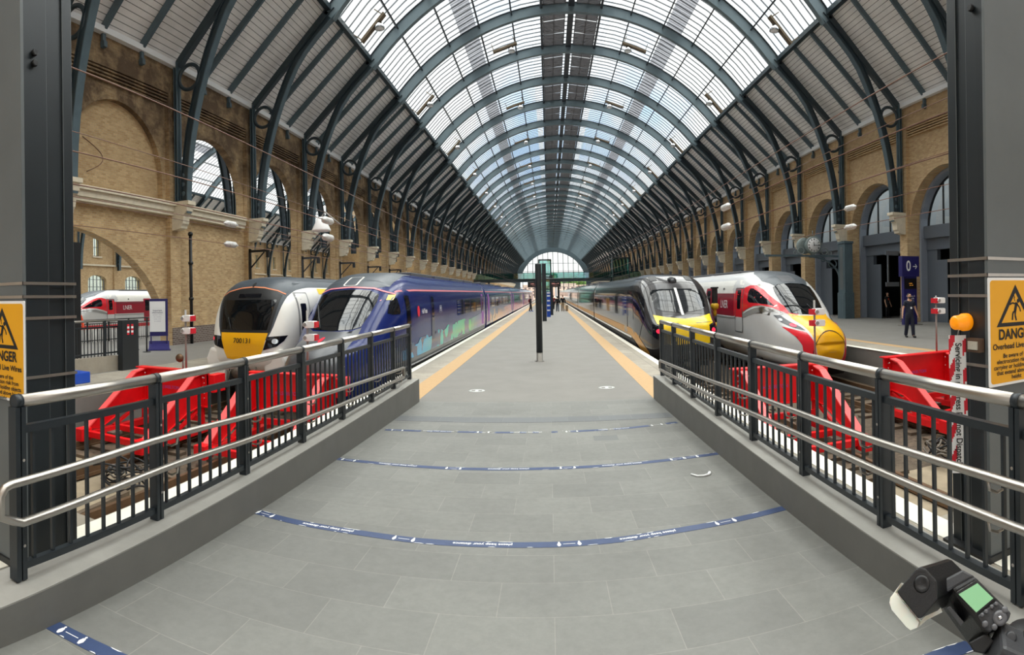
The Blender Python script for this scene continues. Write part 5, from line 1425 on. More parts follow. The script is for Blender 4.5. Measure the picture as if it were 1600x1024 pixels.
# ---- posts on the platform
t = thing('platform_post', 'dark round post with a bare steel foot standing in the middle of the platform', 'post', (-.31, 16.9, 0))
mb = MB(); mb.lathe((-.31, 16.9, 0), [(.075, .26), (.093, .26), (.093, 2.83), (.085, 2.87), (.03, 2.88)], 20); obj('shaft', mb, 'rail_paint', t)
mb = MB(); mb.lathe((-.31, 16.9, 0), [(.13, 0), (.13, .012), (.09, .014), (.09, .26), (.05, .26)], 20); obj('foot', mb, 'foot_steel', t)
t = thing('platform_post', 'taller dark post carrying two departure screens behind the nearest platform post', 'post', (-.34, 41, 0))
mb = MB(); mb.box(-.50, -.20, 40.85, 41.15, 0, 4.1); obj('shaft', mb, 'rail_paint', t, bevel=.02)
mb = MB(); mb.tube([(-1.7, 41, 3.0), (1.0, 41, 3.0)], .04, 8); obj('arm', mb, 'rail_paint', t)
for xa, xb_, lb in ((-1.50, -.62, 'black departure screen hanging left of the tall platform post'), (.02, .84, 'black departure screen hanging right of the tall platform post')):
    q = thing('departure_screen', lb, 'screen', ((xa + xb_) / 2, 41, 2.45), 'departure screens on the platform')
    mb = MB(); mb.box(xa, xb_, 40.9, 41.1, 2.42, 2.80); mb.box((xa + xb_) / 2 - .03, (xa + xb_) / 2 + .03, 40.97, 41.03, 2.8, 2.98); obj('case', mb, 'screen_dark', q, bevel=.01)
    text_obj('display_text', '15:48 ------ 9\n- --- --- -', .12, ((xa + xb_) / 2, 40.89, 2.6), (1, 0, 0), (0, 0, 1), 'led_red', q, xs=.8)
t = thing('platform_post', 'thin dark post standing beyond the tall post with the screens', 'post', (.25, 52, 0)); mb = MB(); mb.box(.05, .35, 51.9, 52.1, 0, 3.6); obj('shaft', mb, 'rail_paint', t)
t = thing('information_totem', 'narrow blue and white information totem behind the platform posts', 'sign', (-.05, 48, 0))
mb = MB(); mb.box(-.22, .10, 47.9, 48.1, 0, 2.1); obj('board', mb, 'sign_blue', t)
mb = MB()
for z in (.5, .9, 1.3, 1.7, 1.95): mb.box(-.18, .06, 47.88, 47.9, z, z + .12)
obj_each('white_panel', mb, 'white_paint', t)
mb = MB(); mb.box(.02, .26, 60, 60.3, 0, 1.5); mb.box(-.0, .28, 59.98, 60.32, 1.5, 1.56); solo('yellow_cabinet', mb, 'narrow yellow-orange cabinet standing on the platform behind the blue totem', 'cabinet', 'bin_yellow', bevel=.01)

# ---- footbridge with lift tower
yb = 115
t = thing('footbridge', 'dark steel footbridge with green glass sides spanning the hall', 'footbridge', (XC, yb, 4.3))
mb = MB(); mb.box(-15.1, 18.9, yb, yb + 4, 4.3, 4.9); mb.box(-15.1, 18.9, yb - .1, yb + .05, 6.0, 6.12); obj('deck', mb, 'bridge_dark', t)
mb = MB(); mb.box(-15.1, 18.9, yb, yb + .04, 4.9, 6.0); mb.box(-15.1, 18.9, yb + 3.9, yb + 3.94, 4.9, 6.0); obj('glass_side', mb, 'green_glass', t)
mb = MB(); 
for k in range(18): x = -15 + 2 * k; mb.box(x - .04, x + .04, yb - .02, yb + .06, 4.9, 6.0)
obj_each('baluster', mb, 'bridge_dark', t)
mb = MB(); 
for x in (-12.2, -2.6, 1.9, 12.6): mb.box(x - .2, x + .2, yb + 1.5, yb + 2, 0 if abs(x) > 4 or True else 0, 4.3)
obj_each('pier', mb, 'bridge_dark', t)
def tower(label, x0, x1, y0, y1, z1):
    t = thing('lift_tower', label, 'tower', ((x0 + x1) / 2, y0, 0)); mb = MB()
    for x in (x0, x1):
        for y in (y0, y1): mb.box(x - .12, x + .12, y - .12, y + .12, 0, z1)
    for z in (2.6, 5.0, z1 - .12): mb.box(x0, x1, y0 - .1, y0 + .1, z, z + .2); mb.box(x0, x1, y1 - .1, y1 + .1, z, z + .2); mb.box(x0 - .1, x0 + .1, y0, y1, z, z + .2); mb.box(x1 - .1, x1 + .1, y0, y1, z, z + .2)
    obj('frame', mb, 'bridge_dark', t)
    mb = MB(); mb.box(x0, x1, y0 - .02, y0 + .02, 0, z1); mb.box(x0 - .02, x0 + .02, y0, y1, 0, z1); mb.box(x1 - .02, x1 + .02, y0, y1, 0, z1); obj('glass', mb, 'green_glass', t)
tower('glazed lift tower rising beside the footbridge behind the platform posts', -1.9, .4, 112, 114.4, 8.5)
tower('dark glazed stair tower at the right end of the footbridge', 12.4, 15.6, 111, 114.6, 8.6)

# ---- outside beyond the hall
ye = YF + 70
mb = MB(); mb.box(-80, 90, YF + 60, ye + 40, -1.3, -1.2); struct('ground_beyond', mb, 'concrete')
rnd = random.Random(5)
for i, (xa, xb_, h, d) in enumerate(((-34, -16, 5, 0), (-15, -6, 6.4, 8), (-5, 3.5, 5.8, 14), (4.5, 15, 6.8, 4), (16, 34, 6, 10))):
    t = thing('building', ['low pale building far beyond the hall, leftmost', 'pale building beyond the hall behind the navy train', 'pale low building straight beyond the platform', 'pinkish building beyond the hall right of the posts', 'pale building beyond the hall behind the charcoal train'][i], 'building', ((xa + xb_) / 2, ye + d, -1.2))
    mb = MB(); mb.box(xa, xb_, ye + d, ye + d + 9, -1.2, h); mb.box(xa - .2, xb_ + .2, ye + d - .2, ye + d + 9.2, h, h + .4); obj('wall', mb, 'far_render', t)
    mb = MB(); x = xa + 1
    while x < xb_ - 1.5:
        for z in (.6, 2.4, 4.2):
            if z + 1.2 < h: mb.box(x, x + 1.3, ye + d - .05, ye + d, z, z + .9)
        x += 2.3
    obj_each('window', mb, 'far_window', t)
t = thing('tree_bank', 'bank of green trees beyond the far end of the hall', 'trees', (12, ye + 26, -1.2)); t['kind'] = 'stuff'
mb = MB()
for i in range(90):
    x = 2 + 34 * rnd.random(); y = ye + 30 + 6 * rnd.random(); z = 6.5 + rnd.random() * 5 * max(0, 1 - abs(x - 14) / 18); r = 1.0 + rnd.random() * 1.2
    bmesh.ops.create_icosphere(mb.bm, subdivisions=2, radius=r, matrix=Matrix.Translation((x, y, z)) @ Matrix.Diagonal((1.2, 1, .8, 1)))
for v in mb.bm.verts: v.co += noise.noise_vector(v.co * 1.3) * .5
for i in range(10): x = 3 + 3.2 * i; mb.tube([(x, ye + 33, -1.2), (x, ye + 33, 7)], .35, 7)
mb.m('far_green'); obj('foliage', mb, 'far_green', t)

# ---- roof floodlights
def floodlight(label, a, y):
    c = Vector(arc_pt(a, RAD - .95, y)); t = thing('floodlight', label, 'floodlight', c, 'floodlights under the glazed roof')
    s = 1 if a > 0 else -1; mb = MB(); tdir = Vector((math.cos(a), 0, -math.sin(a))) * .95
    mb.bar(c - tdir + Vector((0, 0, .1)), c + tdir + Vector((0, 0, .1)), .34, .14, up=(math.sin(a), 0, math.cos(a)))
    for q in (-.9, .9):
        p = c + tdir * q; mb.bar(p + Vector((0, 0, .1)), p + Vector((math.sin(a), 0, math.cos(a))) * .72, .05)
    obj('bracket', mb, 'lamp_beam', t)
    p = c - tdir * (.55 * s) - Vector((0, 0, .18)); mb = MB()
    mb.m('chrome'); mb.lathe(p, [(.05, .16), (.17, .12), (.27, -.08), (.29, -.2), (.25, -.2)], 18); obj('reflector', mb, None, t)
    mb = MB(); mb.lathe(p, [(.02, -.19), (.24, -.19), (.2, -.26), (.05, -.29)], 18); obj('lens', mb, 'lamp_glass', t)
n = 0
for k in range(8):
    y = 30.15 + 13.4 * k
    for dg, w in ((-46, 'far left edge'), (-18.5, 'left of the ridge'), (18.5, 'right of the ridge'), (46, 'far right edge')):
        floodlight('chrome floodlight under the glass roof, %s, %s from the near end' % (w, ordinal(k + 1)), math.radians(dg), y)

# ---- overhead wires and insulators
wi = 0
def wire(x, z, y0, y1, label, sag=0.0):
    mb = MB(); P = []
    ns = max(2, int((y1 - y0) / 8)) if sag else 1
    for i in range(ns + 1):
        y = y0 + (y1 - y0) * i / ns; P.append((x, y, z - sag * math.sin(PI * ((y / 40.2) % 1))))
    mb.m('copper_wire'); mb.tube(P, .009, 5); solo('overhead_wire', mb, label, 'wire', 'copper_wire')
for x, zs_, nm in ((-12.0, (5.0,), 'over the left-hand platform'), (-8.13, (5.4, 4.0, 3.45), 'above the white commuter train'), (-5.08, (4.9, 3.8, 3.4), 'above the navy train'), (4.45, (4.9, 4.1, 3.6), 'above the charcoal train'), (8.3, (6.4, 5.2, 4.3, 3.75), 'above the red and white train')):
    for i, z in enumerate(zs_):
        wire(x, z, 1.0, 200 if z < 4.2 else 114.85, 'thin copper overhead wire %s, %s from the top' % (nm, ordinal(i + 1)), .0 if z < 4.5 else .25)
def insulator(x, y, z, label):
    mb = MB(); prof = [(.02, -.42), (.035, -.36)]
    for k in range(5): prof += [(.05, -.28 + .09 * k), (.085, -.26 + .09 * k), (.085, -.24 + .09 * k), (.05, -.21 + .09 * k)]
    prof += [(.035, .24), (.02, .30)]
    mb.lathe((x, y, z), prof, 14, 'y'); solo('insulator', mb, label, 'insulator', 'porcelain', loc=(x, y, z), group='white insulators on the overhead wires')
for x, y, zz, nm in ((-8.13, 13.3, (4.0, 3.45), 'above the commuter train front'), (-5.08, 12.7, (3.8, 3.4), 'above the navy train nose'), (4.45, 14.0, (4.1, 3.6), 'above the charcoal train'), (8.3, 14.4, (4.3, 3.75), 'above the red and white train nose')):
    for z, w in zip(zz, ('upper', 'lower')): insulator(x, y, z, '%s white ribbed insulator on the wire %s' % (w, nm))
mb = MB(); c = at_x(502, 353, -5.6); mb.m('white_paint'); mb.lathe(c, [(.06, .22), (.1, .18), (.24, -.1), (.24, -.14), (.05, -.14)], 16); mb.m('wire_grey'); mb.tube([c + Vector((0, 0, .2)), c + Vector((.1, 0, .35)), Vector((-5.08, c.y, 3.8))], .02, 6)
solo('hanging_lamp', mb, 'white bell-shaped lamp hanging by the insulators above the navy train', 'lamp')

# ---- pipes and brackets on the walls
for i, (x, y, z1) in enumerate(((-15.0, 20.95, 5.0), (18.9, 33.98, 11.6))):
    mb = MB(); mb.tube([(x, y, 0.0), (x, y, z1)], .075, 12)
    for z in (.6, 2.0, 3.6, 4.9, 7.5, 9.8):
        if z < z1: mb.lathe((x, y, z), [(.085, -.06), (.115, -.06), (.115, .06), (.085, .06)], 12)
    solo('drainpipe', mb, ['black iron drainpipe on the left wall beside the big brick arch', 'tall black drainpipe on the right wall beside the station clock'][i], 'pipe', 'iron_pipe')
for i, k in enumerate((4, 5, 6, 7, 8)):
    mb = MB(); y = BAY * k - .3; x = WL + .05
    mb.box(x, x + .1, y - .06, y + .06, 2.4, 4.6); mb.box(x, x + 1.2, y - .06, y + .06, 4.4, 4.52); mb.bar((x + .1, y, 3.6), (x + .9, y, 4.4), .06); mb.box(x + 1.05, x + 1.2, y - .1, y + .1, 4.1, 4.4)
    solo('wall_bracket', mb, 'black bracket arm on the left wall, %s from the near end' % ordinal(i + 1), 'bracket', 'iron_pipe', group='black brackets along the left wall')

# ---- station clock on its bracket
yc = 33.5
t = thing('clock_bracket', 'long grey iron bracket arm carrying the station clock from the right wall', 'bracket', (18.9, yc, 0))
mb = MB(); mb.box(13.2, 18.8, yc - .12, yc + .12, 4.05, 4.17); 
P = [(18.5 - 2.2 * math.sin(a), 4.05 - 1.7 * (1 - math.cos(a))) for a in [PI / 2 * k / 10 for k in range(11)]]
P = [(16.3 + 2.2 * math.sin(PI / 2 * k / 10), 2.6 + 1.45 * math.cos(PI / 2 * k / 10)) for k in range(11)]
for a, b in zip(P, P[1:]): mb.bar((a[0], yc, a[1]), (b[0], yc, b[1]), .16, .08)
mb.ring((18.0, yc, 3.6), .28, .04); mb.ring((17.3, yc, 3.88), .13, .03); obj('arm', mb, 'iron_blue', t)
mb = MB(); mb.box(18.35, 18.95, yc - 1.0, yc - .1, 0, 4.9); mb.box(18.3, 19.0, yc - 1.05, yc - .05, 4.9, 5.05); mb.box(18.3, 19.0, yc - 1.05, yc - .05, 0, 1.7); mb.box(18.28, 18.3, yc - .9, yc - .2, .15, 1.55)
obj('casing', mb, 'iron_blue', t, bevel=.015)
mb = MB(); mb.box(18.34, 18.346, yc - .75, yc - .35, 1.9, 4.7); obj('casing_panel', mb, 'column_lit_tone', t)
t = thing('station_clock', 'round double-faced station clock with roman numerals on the grey bracket', 'clock', (16.55, yc, 4.2)); c = Vector((16.55, yc, 4.80))
mb = MB(); mb.lathe(c, [(.3, -.2), (.53, -.2), (.56, -.16), (.56, .16), (.53, .2), (.3, .2)], 32, 'y'); mb.box(c.x - .12, c.x + .12, yc - .12, yc + .12, 4.17, 4.3)
for k in range(9): a = PI * (k + .5) / 9; mb.ring((c.x + .64 * math.cos(a), yc, c.z + .64 * math.sin(a)), .075, .018, 'y', 12, 5)
mb.tube([(c.x, yc, c.z + .7), (c.x, yc, c.z + .95)], .03, 6)
for s in (-1, 1): mb.ring((c.x + s * .85, yc, 4.42), .22, .03, 'y', 16, 6); mb.ring((c.x + s * 1.25, yc, 4.3), .12, .025, 'y', 14, 6)
obj('case', mb, 'clock_case', t)
mb = MB(); mb.lathe(c, [(.01, -.215), (.46, -.215), (.46, -.20), (.01, -.20)], 32, 'y'); mb.lathe(c, [(.01, .2), (.46, .2), (.46, .215), (.01, .215)], 32, 'y'); obj('dial', mb, 'white_paint', t)
mb = MB(); RN = ['XII', 'I', 'II', 'III', 'IIII', 'V', 'VI', 'VII', 'VIII', 'IX', 'X', 'XI']
for k, s in enumerate(RN):
    a = PI / 2 - k * PI / 6; me = text_mesh(s, .15, 'CENTER', .006, .7); u = Vector((math.cos(a), 0, math.sin(a))); r = Vector((math.sin(a), 0, -math.cos(a)))
    o = c + u * .37 + Vector((0, -.218, 0)); mb.mesh(me, Matrix(((r.x, u.x, 0, o.x), (0, 0, -1, o.y), (r.z, u.z, 0, o.z), (0, 0, 0, 1))))
obj('numerals', mb, 'black', t, fixn=False)
mb = MB()
for a, l, w in ((math.radians(90 - 352), .22, .035), (math.radians(90 - 93), .34, .024)):
    d = Vector((math.cos(a), 0, math.sin(a))); mb.bar(c + Vector((0, -.225, 0)) - d * .06, c + Vector((0, -.225, 0)) + d * l, w, .008, up=(0, 1, 0))
obj('hand', mb, 'black', t)
mb = MB(); mb.lathe((16.1, yc + .35, 4.78), [(.3, -.18), (.5, -.16), (.54, 0), (.5, .16), (.3, .18)], 28, 'y'); obj('rear_drum', mb, 'clock_case', t)

# ---- platform 0 totem
x0, y0 = 17.75, 24.6
t = thing('platform_totem', 'tall blue platform totem numbered 0 with an arrow at the right wall', 'sign', (x0, y0, 0))
mb = MB(); mb.box(x0 - .42, x0 + .42, y0 - .12, y0 + .12, 0, 3.6); mb.box(x0 - .55, x0 + .55, y0 - .18, y0 + .16, 2.55, 3.62); obj('body', mb, 'navy', t, bevel=.01)
text_obj('lettering', '0', .75, (x0 - .15, y0 - .18, 3.08), (1, 0, 0), (0, 0, 1), 'white_paint', t, bold=.012, xs=.8)
mb = MB(); X = x0 + .27; Z = 3.08; Y = y0 - .185
mb.poly([(X - .14, Y, Z - .025), (X + .12, Y, Z - .025), (X + .12, Y, Z + .025), (X - .14, Y, Z + .025)])
for s in (-1, 1): mb.poly([(X + .15, Y, Z), (X + .12, Y, Z - s * .03), (X + .0, Y, Z + s * .11), (X + .03, Y, Z + s * .14)])
obj('arrow', mb, 'white_paint', t, fixn=False)
mb = MB(); mb.box(x0 - .38, x0 + .38, y0 - .14, y0 - .12, 1.9, 2.45); obj('display', mb, 'screen_dark', t)
text_obj('display_text', '------\n   --- ---', .11, (x0, y0 - .142, 2.15), (1, 0, 0), (0, 0, 1), 'led_amber', t)
text_obj('lettering', 'Platform 0\nStay safe\n- - - -', .13, (x0, y0 - .12, 1.4), (1, 0, 0), (0, 0, 1), 'white_paint', t)
mb = MB(); mb.box(x0 - .6, x0 + .6, y0 - .35, y0 + .2, 0, .03); obj('base', mb, 'stainless', t)
# projecting signs by the second doorway
mb = MB(); mb.box(18.3, 19.2, 27.6, 27.68, 3.85, 4.1); mb.box(18.3, 19.2, 27.6, 27.68, 2.05, 2.3); mb.box(18.42, 18.5, 27.6, 27.68, 2.3, 3.85); solo('projecting_frame', mb, 'grey frame projecting from the right wall beside the platform totem', 'frame', 'frame_grey')

# ---- left platform: fence on the low wall, dark gate box, notice board, blue box, second fence
def fence(label, x, y0, y1, z0, z1, step=.13):
    t = thing('fence', label, 'fence', (x, y0, z0)); mb = MB(); mb.tube([(x, y0, z1), (x, y1, z1)], .03, 8); obj('top_rail', mb, 'stainless' if z0 > .1 else 'rail_paint', t)
    mb = MB(); mb.box(x - .02, x + .02, y0, y1, z1 - .2, z1 - .16); mb.box(x - .02, x + .02, y0, y1, z0 + .06, z0 + .1); obj('rail', mb, 'rail_paint', t)
    n = int((y1 - y0) / step)
    for k in range(n + 1):
        y = y0 + (y1 - y0) * k / n; w = .035 if k % 9 == 0 else .01
        mb = MB(); mb.box(x - w, x + w, y - w, y + w, z0, z1 - (.0 if k % 9 == 0 else .16)); obj('post' if k % 9 == 0 else 'baluster', mb, 'rail_paint', t)
fence('dark railing on the low concrete wall of the left-hand platform', -11.28, 8.0, 12.1, .43, 1.42)
fence('dark railing across the far platform seen through the big brick arch', -19.5, 17.4, 24.5, 0, 1.05, .16)
t = thing('gate_box', 'dark grey panel with red and white tape at the end of the low wall', 'panel', (-11.3, 12.5, 0)); mb = MB(); mb.box(-11.13, -10.95, 11.95, 12.65, 0, 1.42); obj('panel', mb, 'column_shade_tone', t, bevel=.01)
mb = MB()
for k, yy in enumerate((12.15, 12.32)):
    for j in range(5): mb.m('red_tape' if j % 2 == 0 else 'white_paint'); mb.box(-10.948, -10.94, yy, yy + .09, 1.0 + .06 * j, 1.06 + .06 * j)
obj_each('warning_tape', mb, None, t)
t = thing('notice_board', 'freestanding white notice on a navy frame beside the foot of the big brick arch', 'notice', (-14.3, 17.75, 0)); x, y = -14.3, 17.75
R = Matrix.Translation((x, y, 0)) @ Matrix.Rotation(math.radians(38), 4, 'Z')
for nm, bx, mm in (('frame', (-.36, .36, -.04, .04, .55, 2.02), 'navy'), ('notice', (-.36, .26, -.055, -.04, .72, 1.92), 'white_paint'), ('leg', (-.34, -.29, -.04, .04, 0, .6), 'navy'), ('leg', (.29, .34, -.04, .04, 0, .6), 'navy'), ('base', (-.45, .45, -.4, .25, 0, .04), 'navy')):
    mb = MB(); mb.box(*bx); mb.xform(R); obj(nm, mb, mm, t)
mb = MB(); mb.prism([(-.3, 0.04), (.1, .04), (.1, .35)], 'x', -.4, .4); mb.xform(R); obj('sloping_foot', mb, 'navy', t)
r = R.to_3x3() @ Vector((1, 0, 0)); text_obj('lettering', 'Important\ninformation\n------- -----\n--- -------\n----- ----\n-- ------', .09, R @ Vector((-.05, -.055, 1.35)), r, (0, 0, 1), 'navy', t)
for i, (dx, dy) in enumerate(((-1.5, -.7), (-.5, -1.2))):
    mb = MB(); mb.tube([(x + dx + .7, y + dy + .2, 0.02), (x + dx + .7, y + dy + .2, 1.0)], .03, 8); mb.lathe((x + dx + .7, y + dy + .2, 0), [(.02, 0), (.16, 0), (.16, .02), (.03, .03)], 14)
    solo('barrier_post', mb, ['black barrier post left of the notice board', 'black barrier post in front of the notice board'][i], 'post', 'black')
mb = MB(); mb.box(-10.5, -10.0, 9.0, 9.75, 0.004, .27); solo('blue_crate', mb, 'blue box at the edge of the left-hand platform, beside the column', 'box', 'sign_blue', bevel=.02)
mb = MB(); mb.box(-14.35, -14.1, 12.75, 13.35, 0, 3.95); solo('tall_panel', mb, 'tall narrow black panel just right of the left column', 'panel', 'black', bevel=.01)
# black and yellow post between the right-hand trains
t = thing('marker_post', 'black and yellow striped post between the charcoal and the red trains', 'post', (6.26, 21.2, -.95)); mb = MB()
for k in range(10): mb.m('scuff_yellow' if k % 2 else 'black'); mb.lathe((6.26, 21.2, -1.15 + .24 * k), [(.07, 0), (.07, .24)], 10)
mb.m('scuff_yellow'); mb.lathe((6.26, 21.2, 1.25), [(.08, 0), (.16, .06), (.16, .2), (.08, .26)], 12); obj('striped_post', mb, None, t)
mb = MB(); mb.m('black'); mb.box(6.17, 6.35, 21.1, 21.3, 1.5, 2.1); mb.box(6.14, 6.38, 21.05, 21.35, 2.06, 2.12); obj('signal_box', mb, None, t, bevel=.01)

for i, (x, ya, za, yb_, zb_, b) in enumerate(((P0 - .236, 15.0, 8.2, 15.2, 6.9, 1.0), (P1 - .014, 22.4, 10.2, 22.6, 8.9, -.9))):
    mb = MB(); mb.tube([(x, ya + (yb_ - ya) * t / 10 + b * math.sin(PI * t / 10), za + (zb_ - za) * t / 10) for t in range(11)], .012, 6)
    solo('cable_loop', mb, ['thin cable hanging in a loop on the blind arch of the left wall', 'thin cable hanging in a loop on the right wall beside the column'][i], 'cable', 'copper_wire')

# ============================================================ PEOPLE
def skin_mesh(name, V, Eg, R, root, m, parent, sub=2):
    """one continuous surface grown round a skeleton: V joints, Eg bones, R radii"""
    me = bpy.data.meshes.new(name); me.from_pydata([tuple(v) for v in V], Eg, [])
    o = bpy.data.objects.new(name, me); COL.objects.link(o)
    o.modifiers.new('skin', 'SKIN'); s = o.modifiers.new('sub', 'SUBSURF'); s.levels = sub; s.render_levels = sub
    sv = me.skin_vertices[0].data
    for i, r in enumerate(R): sv[i].radius = r if isinstance(r, tuple) else (r, r)
    sv[root].use_root = True
    dg = bpy.context.evaluated_depsgraph_get(); dg.update()
    nm = bpy.data.meshes.new_from_object(o.evaluated_get(dg)); COL.objects.unlink(o); bpy.data.objects.remove(o)
    nm.name = name; nm.materials.clear(); nm.materials.append(M[m])
    for p in nm.polygons: p.use_smooth = True
    q = bpy.data.objects.new(name, nm); COL.objects.link(q); q.parent = parent
    return q

def person(label, loc, H, heading, top, legs, hair, stride=.12, arms=((.25, .02, 1.13), (.27, -.08, .88)), arms_r=None, sleeve='short', mask=False, vest=None, shoes='black', fingers=True, bag=None, long_hair=False):
    t = thing('person', label, 'person', loc); k = H / 1.72; t.rotation_euler = (0, 0, heading)
    S = lambda p: (p[0] * k, p[1] * k, p[2] * k)
    V, Eg, R = [], [], []
    def add(p, r, par=None):
        V.append(S(p)); R.append(tuple(x * k for x in r) if isinstance(r, tuple) else r * k)
        if par is not None: Eg.append((par, len(V) - 1))
        return len(V) - 1
    pel = add((0, 0, .94), (.135, .10)); sp_ = add((0, .005, 1.10), (.125, .09), pel); ch = add((0, 0, 1.28), (.15, .10), sp_); up = add((0, .005, 1.40), (.11, .08), ch)
    nk = add((0, 0, 1.475), .052, up); jw = add((0, -.02, 1.54), (.062, .07), nk); hd = add((0, -.012, 1.615), (.078, .092), jw); tp = add((0, .0, 1.685), (.055, .065), hd)
    feet = []
    arms_r = arms_r or arms
    for s, A in ((-1, arms), (1, arms_r)):
        sh = add((s * .165, .005, 1.385), .058, up); el = add((s * A[0][0], A[0][1], A[0][2]), .042, sh); wr = add((s * A[1][0], A[1][1], A[1][2]), .028, el)
        d = (Vector((s * A[1][0], A[1][1], A[1][2])) - Vector((s * A[0][0], A[0][1], A[0][2]))).normalized(); w = Vector(V[wr]) / k
        pm = add(w + d * .055, (.036, .020), wr)
        if fingers:
            side = Vector((0, -1, 0)) - d * (-d.y); side.normalize(); inn = Vector((-s, 0, 0))
            for q, (off, ln) in enumerate(((-.026, .062), (-.009, .075), (.009, .078), (.026, .070))):
                b = add(w + d * .095 + side * off, .010, pm); m1 = add(w + d * (.095 + ln * .55) + side * off * 1.05 + inn * .008, .0088, b); add(w + d * (.095 + ln * .95) + side * off * 1.05 + inn * .028, .0075, m1)
            b = add(w + d * .035 + side * .036, .011, pm); add(w + d * .075 + side * .055 + inn * .01, .0088, b)
        hp = add((s * .085, 0, .88), (.092, .09), pel); y1 = -s * stride
        kn = add((s * .09, y1 * .45 - .02, .48), .058, hp); an = add((s * .095, y1 + (.03 if y1 > 0 else 0), .09 + (.03 if y1 > .03 else 0)), .040, kn)
        he = add((s * .10, y1 + .03, .045 + (.02 if y1 > .03 else 0)), .036, an); add((s * .11, y1 - .15, .032), (.038, .025), he); feet.append((s, y1))
    skin_mesh('body', V, Eg, R, 0, 'skin', t)
    def cloth(name, P, Ed, Rr, m): return skin_mesh(name, [S(p) for p in P], Ed, [tuple(x * k for x in r) if isinstance(r, tuple) else r * k for r in Rr], 0, m, t)
    P = [(0, 0, .84), (0, .005, 1.08), (0, 0, 1.28), (0, .005, 1.40), (0, 0, 1.47)]; Ed = [(0, 1), (1, 2), (2, 3), (3, 4)]; Rr = [(.182, .145), (.165, .125), (.18, .125), (.13, .10), (.070, .070)]
    for s, A in ((-1, arms), (1, arms_r)):
        e = Vector((s * A[0][0], A[0][1], A[0][2])); sh = Vector((s * .168, .005, 1.385)); w = Vector((s * A[1][0], A[1][1], A[1][2]))
        i = len(P); P.append(sh); Rr.append(.070); Ed.append((3, i))
        if sleeve == 'short': P.append(sh.lerp(e, .75)); Rr.append(.064); Ed.append((i, i + 1))
        else: P += [e, w]; Rr += [.058, .042]; Ed += [(i, i + 1), (i + 1, i + 2)]
    cloth('jacket' if sleeve == 'long' else 'shirt', P, Ed, Rr, top)
    P = [(0, 0, 1.02), (0, 0, .90)]; Ed = [(0, 1)]; Rr = [(.15, .115), (.165, .13)]
    for s, y1 in feet:
        i = len(P); P += [(s * .088, 0, .84), (s * .092, y1 * .45 - .02, .48), (s * .10, y1 + .025, .05)]; Rr += [(.115, .11), .085, .074]; Ed += [(1, i), (i, i + 1), (i + 1, i + 2)]
    cloth('trousers', P, Ed, Rr, legs)
    for s, y1 in feet: cloth('shoe', [(s * .10, y1 + .04, .05), (s * .105, y1 - .05, .045), (s * .11, y1 - .17, .036)], [(0, 1), (1, 2)], [(.045, .05), (.047, .045), (.045, .036)], shoes)
    hv = [(0, .02, 1.60), (0, .02, 1.66), (0, .0, 1.705)]; hr_ = [(.083, .085), (.086, .092), (.06, .07)]
    if long_hair: hv = [(0, .06, 1.48)] + hv; hr_ = [(.06, .04)] + hr_
    cloth('hair', hv, [(i, i + 1) for i in range(len(hv) - 1)], hr_, hair)
    mb = MB(); mb.lathe(S((0, -.105, 1.585)), [(.004 * k, -.018 * k), (.012 * k, 0), (.014 * k, .02 * k)], 8, 'y'); n = obj('nose', mb, 'skin'); n.parent = t
    mb = MB()
    for s in (-1, 1): mb.lathe(S((s * .030, -.100, 1.622)), [(.001, -.006 * k), (.010 * k, -.002 * k), (.010 * k, .01 * k)], 8, 'y')
    
    for n in obj_each('eye', mb, 'black'): n.parent = t
    for s in (-1, 1):
        mb = MB(); mb.lathe(S((s * .082, .0, 1.60)), [(.004, -.01 * k), (.020 * k, -.006 * k), (.024 * k, .008 * k), (.01 * k, .014 * k)], 8, 'x'); n = obj('ear', mb, 'skin'); n.parent = t
    if mask:
        cloth('face_mask', [(0, -.050, 1.585), (0, -.052, 1.535), (0, -.03, 1.515)], [(0, 1), (1, 2)], [(.080, .074), (.070, .066), (.05, .05)], 'black')
    else:
        mb = MB(); mb.box(-.022 * k, .022 * k, -.098 * k, -.088 * k, 1.548 * k, 1.556 * k); n = obj('mouth', mb, 'cloth_red'); n.parent = t
    if vest: cloth('vest', [(0, 0, 1.0), (0, .005, 1.12), (0, 0, 1.28), (0, .005, 1.39)], [(0, 1), (1, 2), (2, 3)], [(.165, .13), (.158, .122), (.18, .132), (.145, .11)], vest)
    if bag:
        mb = MB(); mb.box(*[v * k for v in bag[1]]); n = obj('backpack', mb, bag[0], bevel=.03); n.parent = t
    return t
p = person('station worker in navy polo shirt and black face mask walking along the right-hand platform', (13.35, 18.5, 0), 1.76, math.radians(-12), 'cloth_navy', 'cloth_trouser', 'hair_brown', stride=.15,
           arms=((.27, .0, 1.14), (.33, -.08, .90)), arms_r=((.26, .05, 1.14), (.33, .0, .90)), mask=True)
mb = MB(); mb.box(-.03, .04, -.175, -.165, 1.14, 1.22); n = obj('name_badge', mb, 'white_paint'); n.parent = p
mb = MB()
for s in (-1, 1): mb.tube([(s * .06, -.07, 1.47), (s * .05, -.15, 1.38), (.005, -.17, 1.22)], .005, 5)
n = obj('lanyard', mb, 'black'); n.parent = p
person('person in an orange hi-vis vest standing inside the second doorway of the right wall', (20.75, 31.2, 0), 1.70, math.radians(20), 'cloth_black', 'cloth_black', 'hair_dark', stride=.02, vest='cloth_orange')
person('person in dark coat and blue jeans walking away, left of the far couple', (.86, 61.0, 0), 1.66, PI, 'cloth_black', 'cloth_jean', 'hair_dark', sleeve='long', bag=('cloth_black', (-.14, .14, .10, .26, 1.05, 1.42)), long_hair=True)
person('person in dark jacket and pale trousers walking away beside the tan suitcase', (1.44, 61.5, 0), 1.74, PI, 'cloth_black', 'cloth_tan', 'hair_dark', sleeve='long')
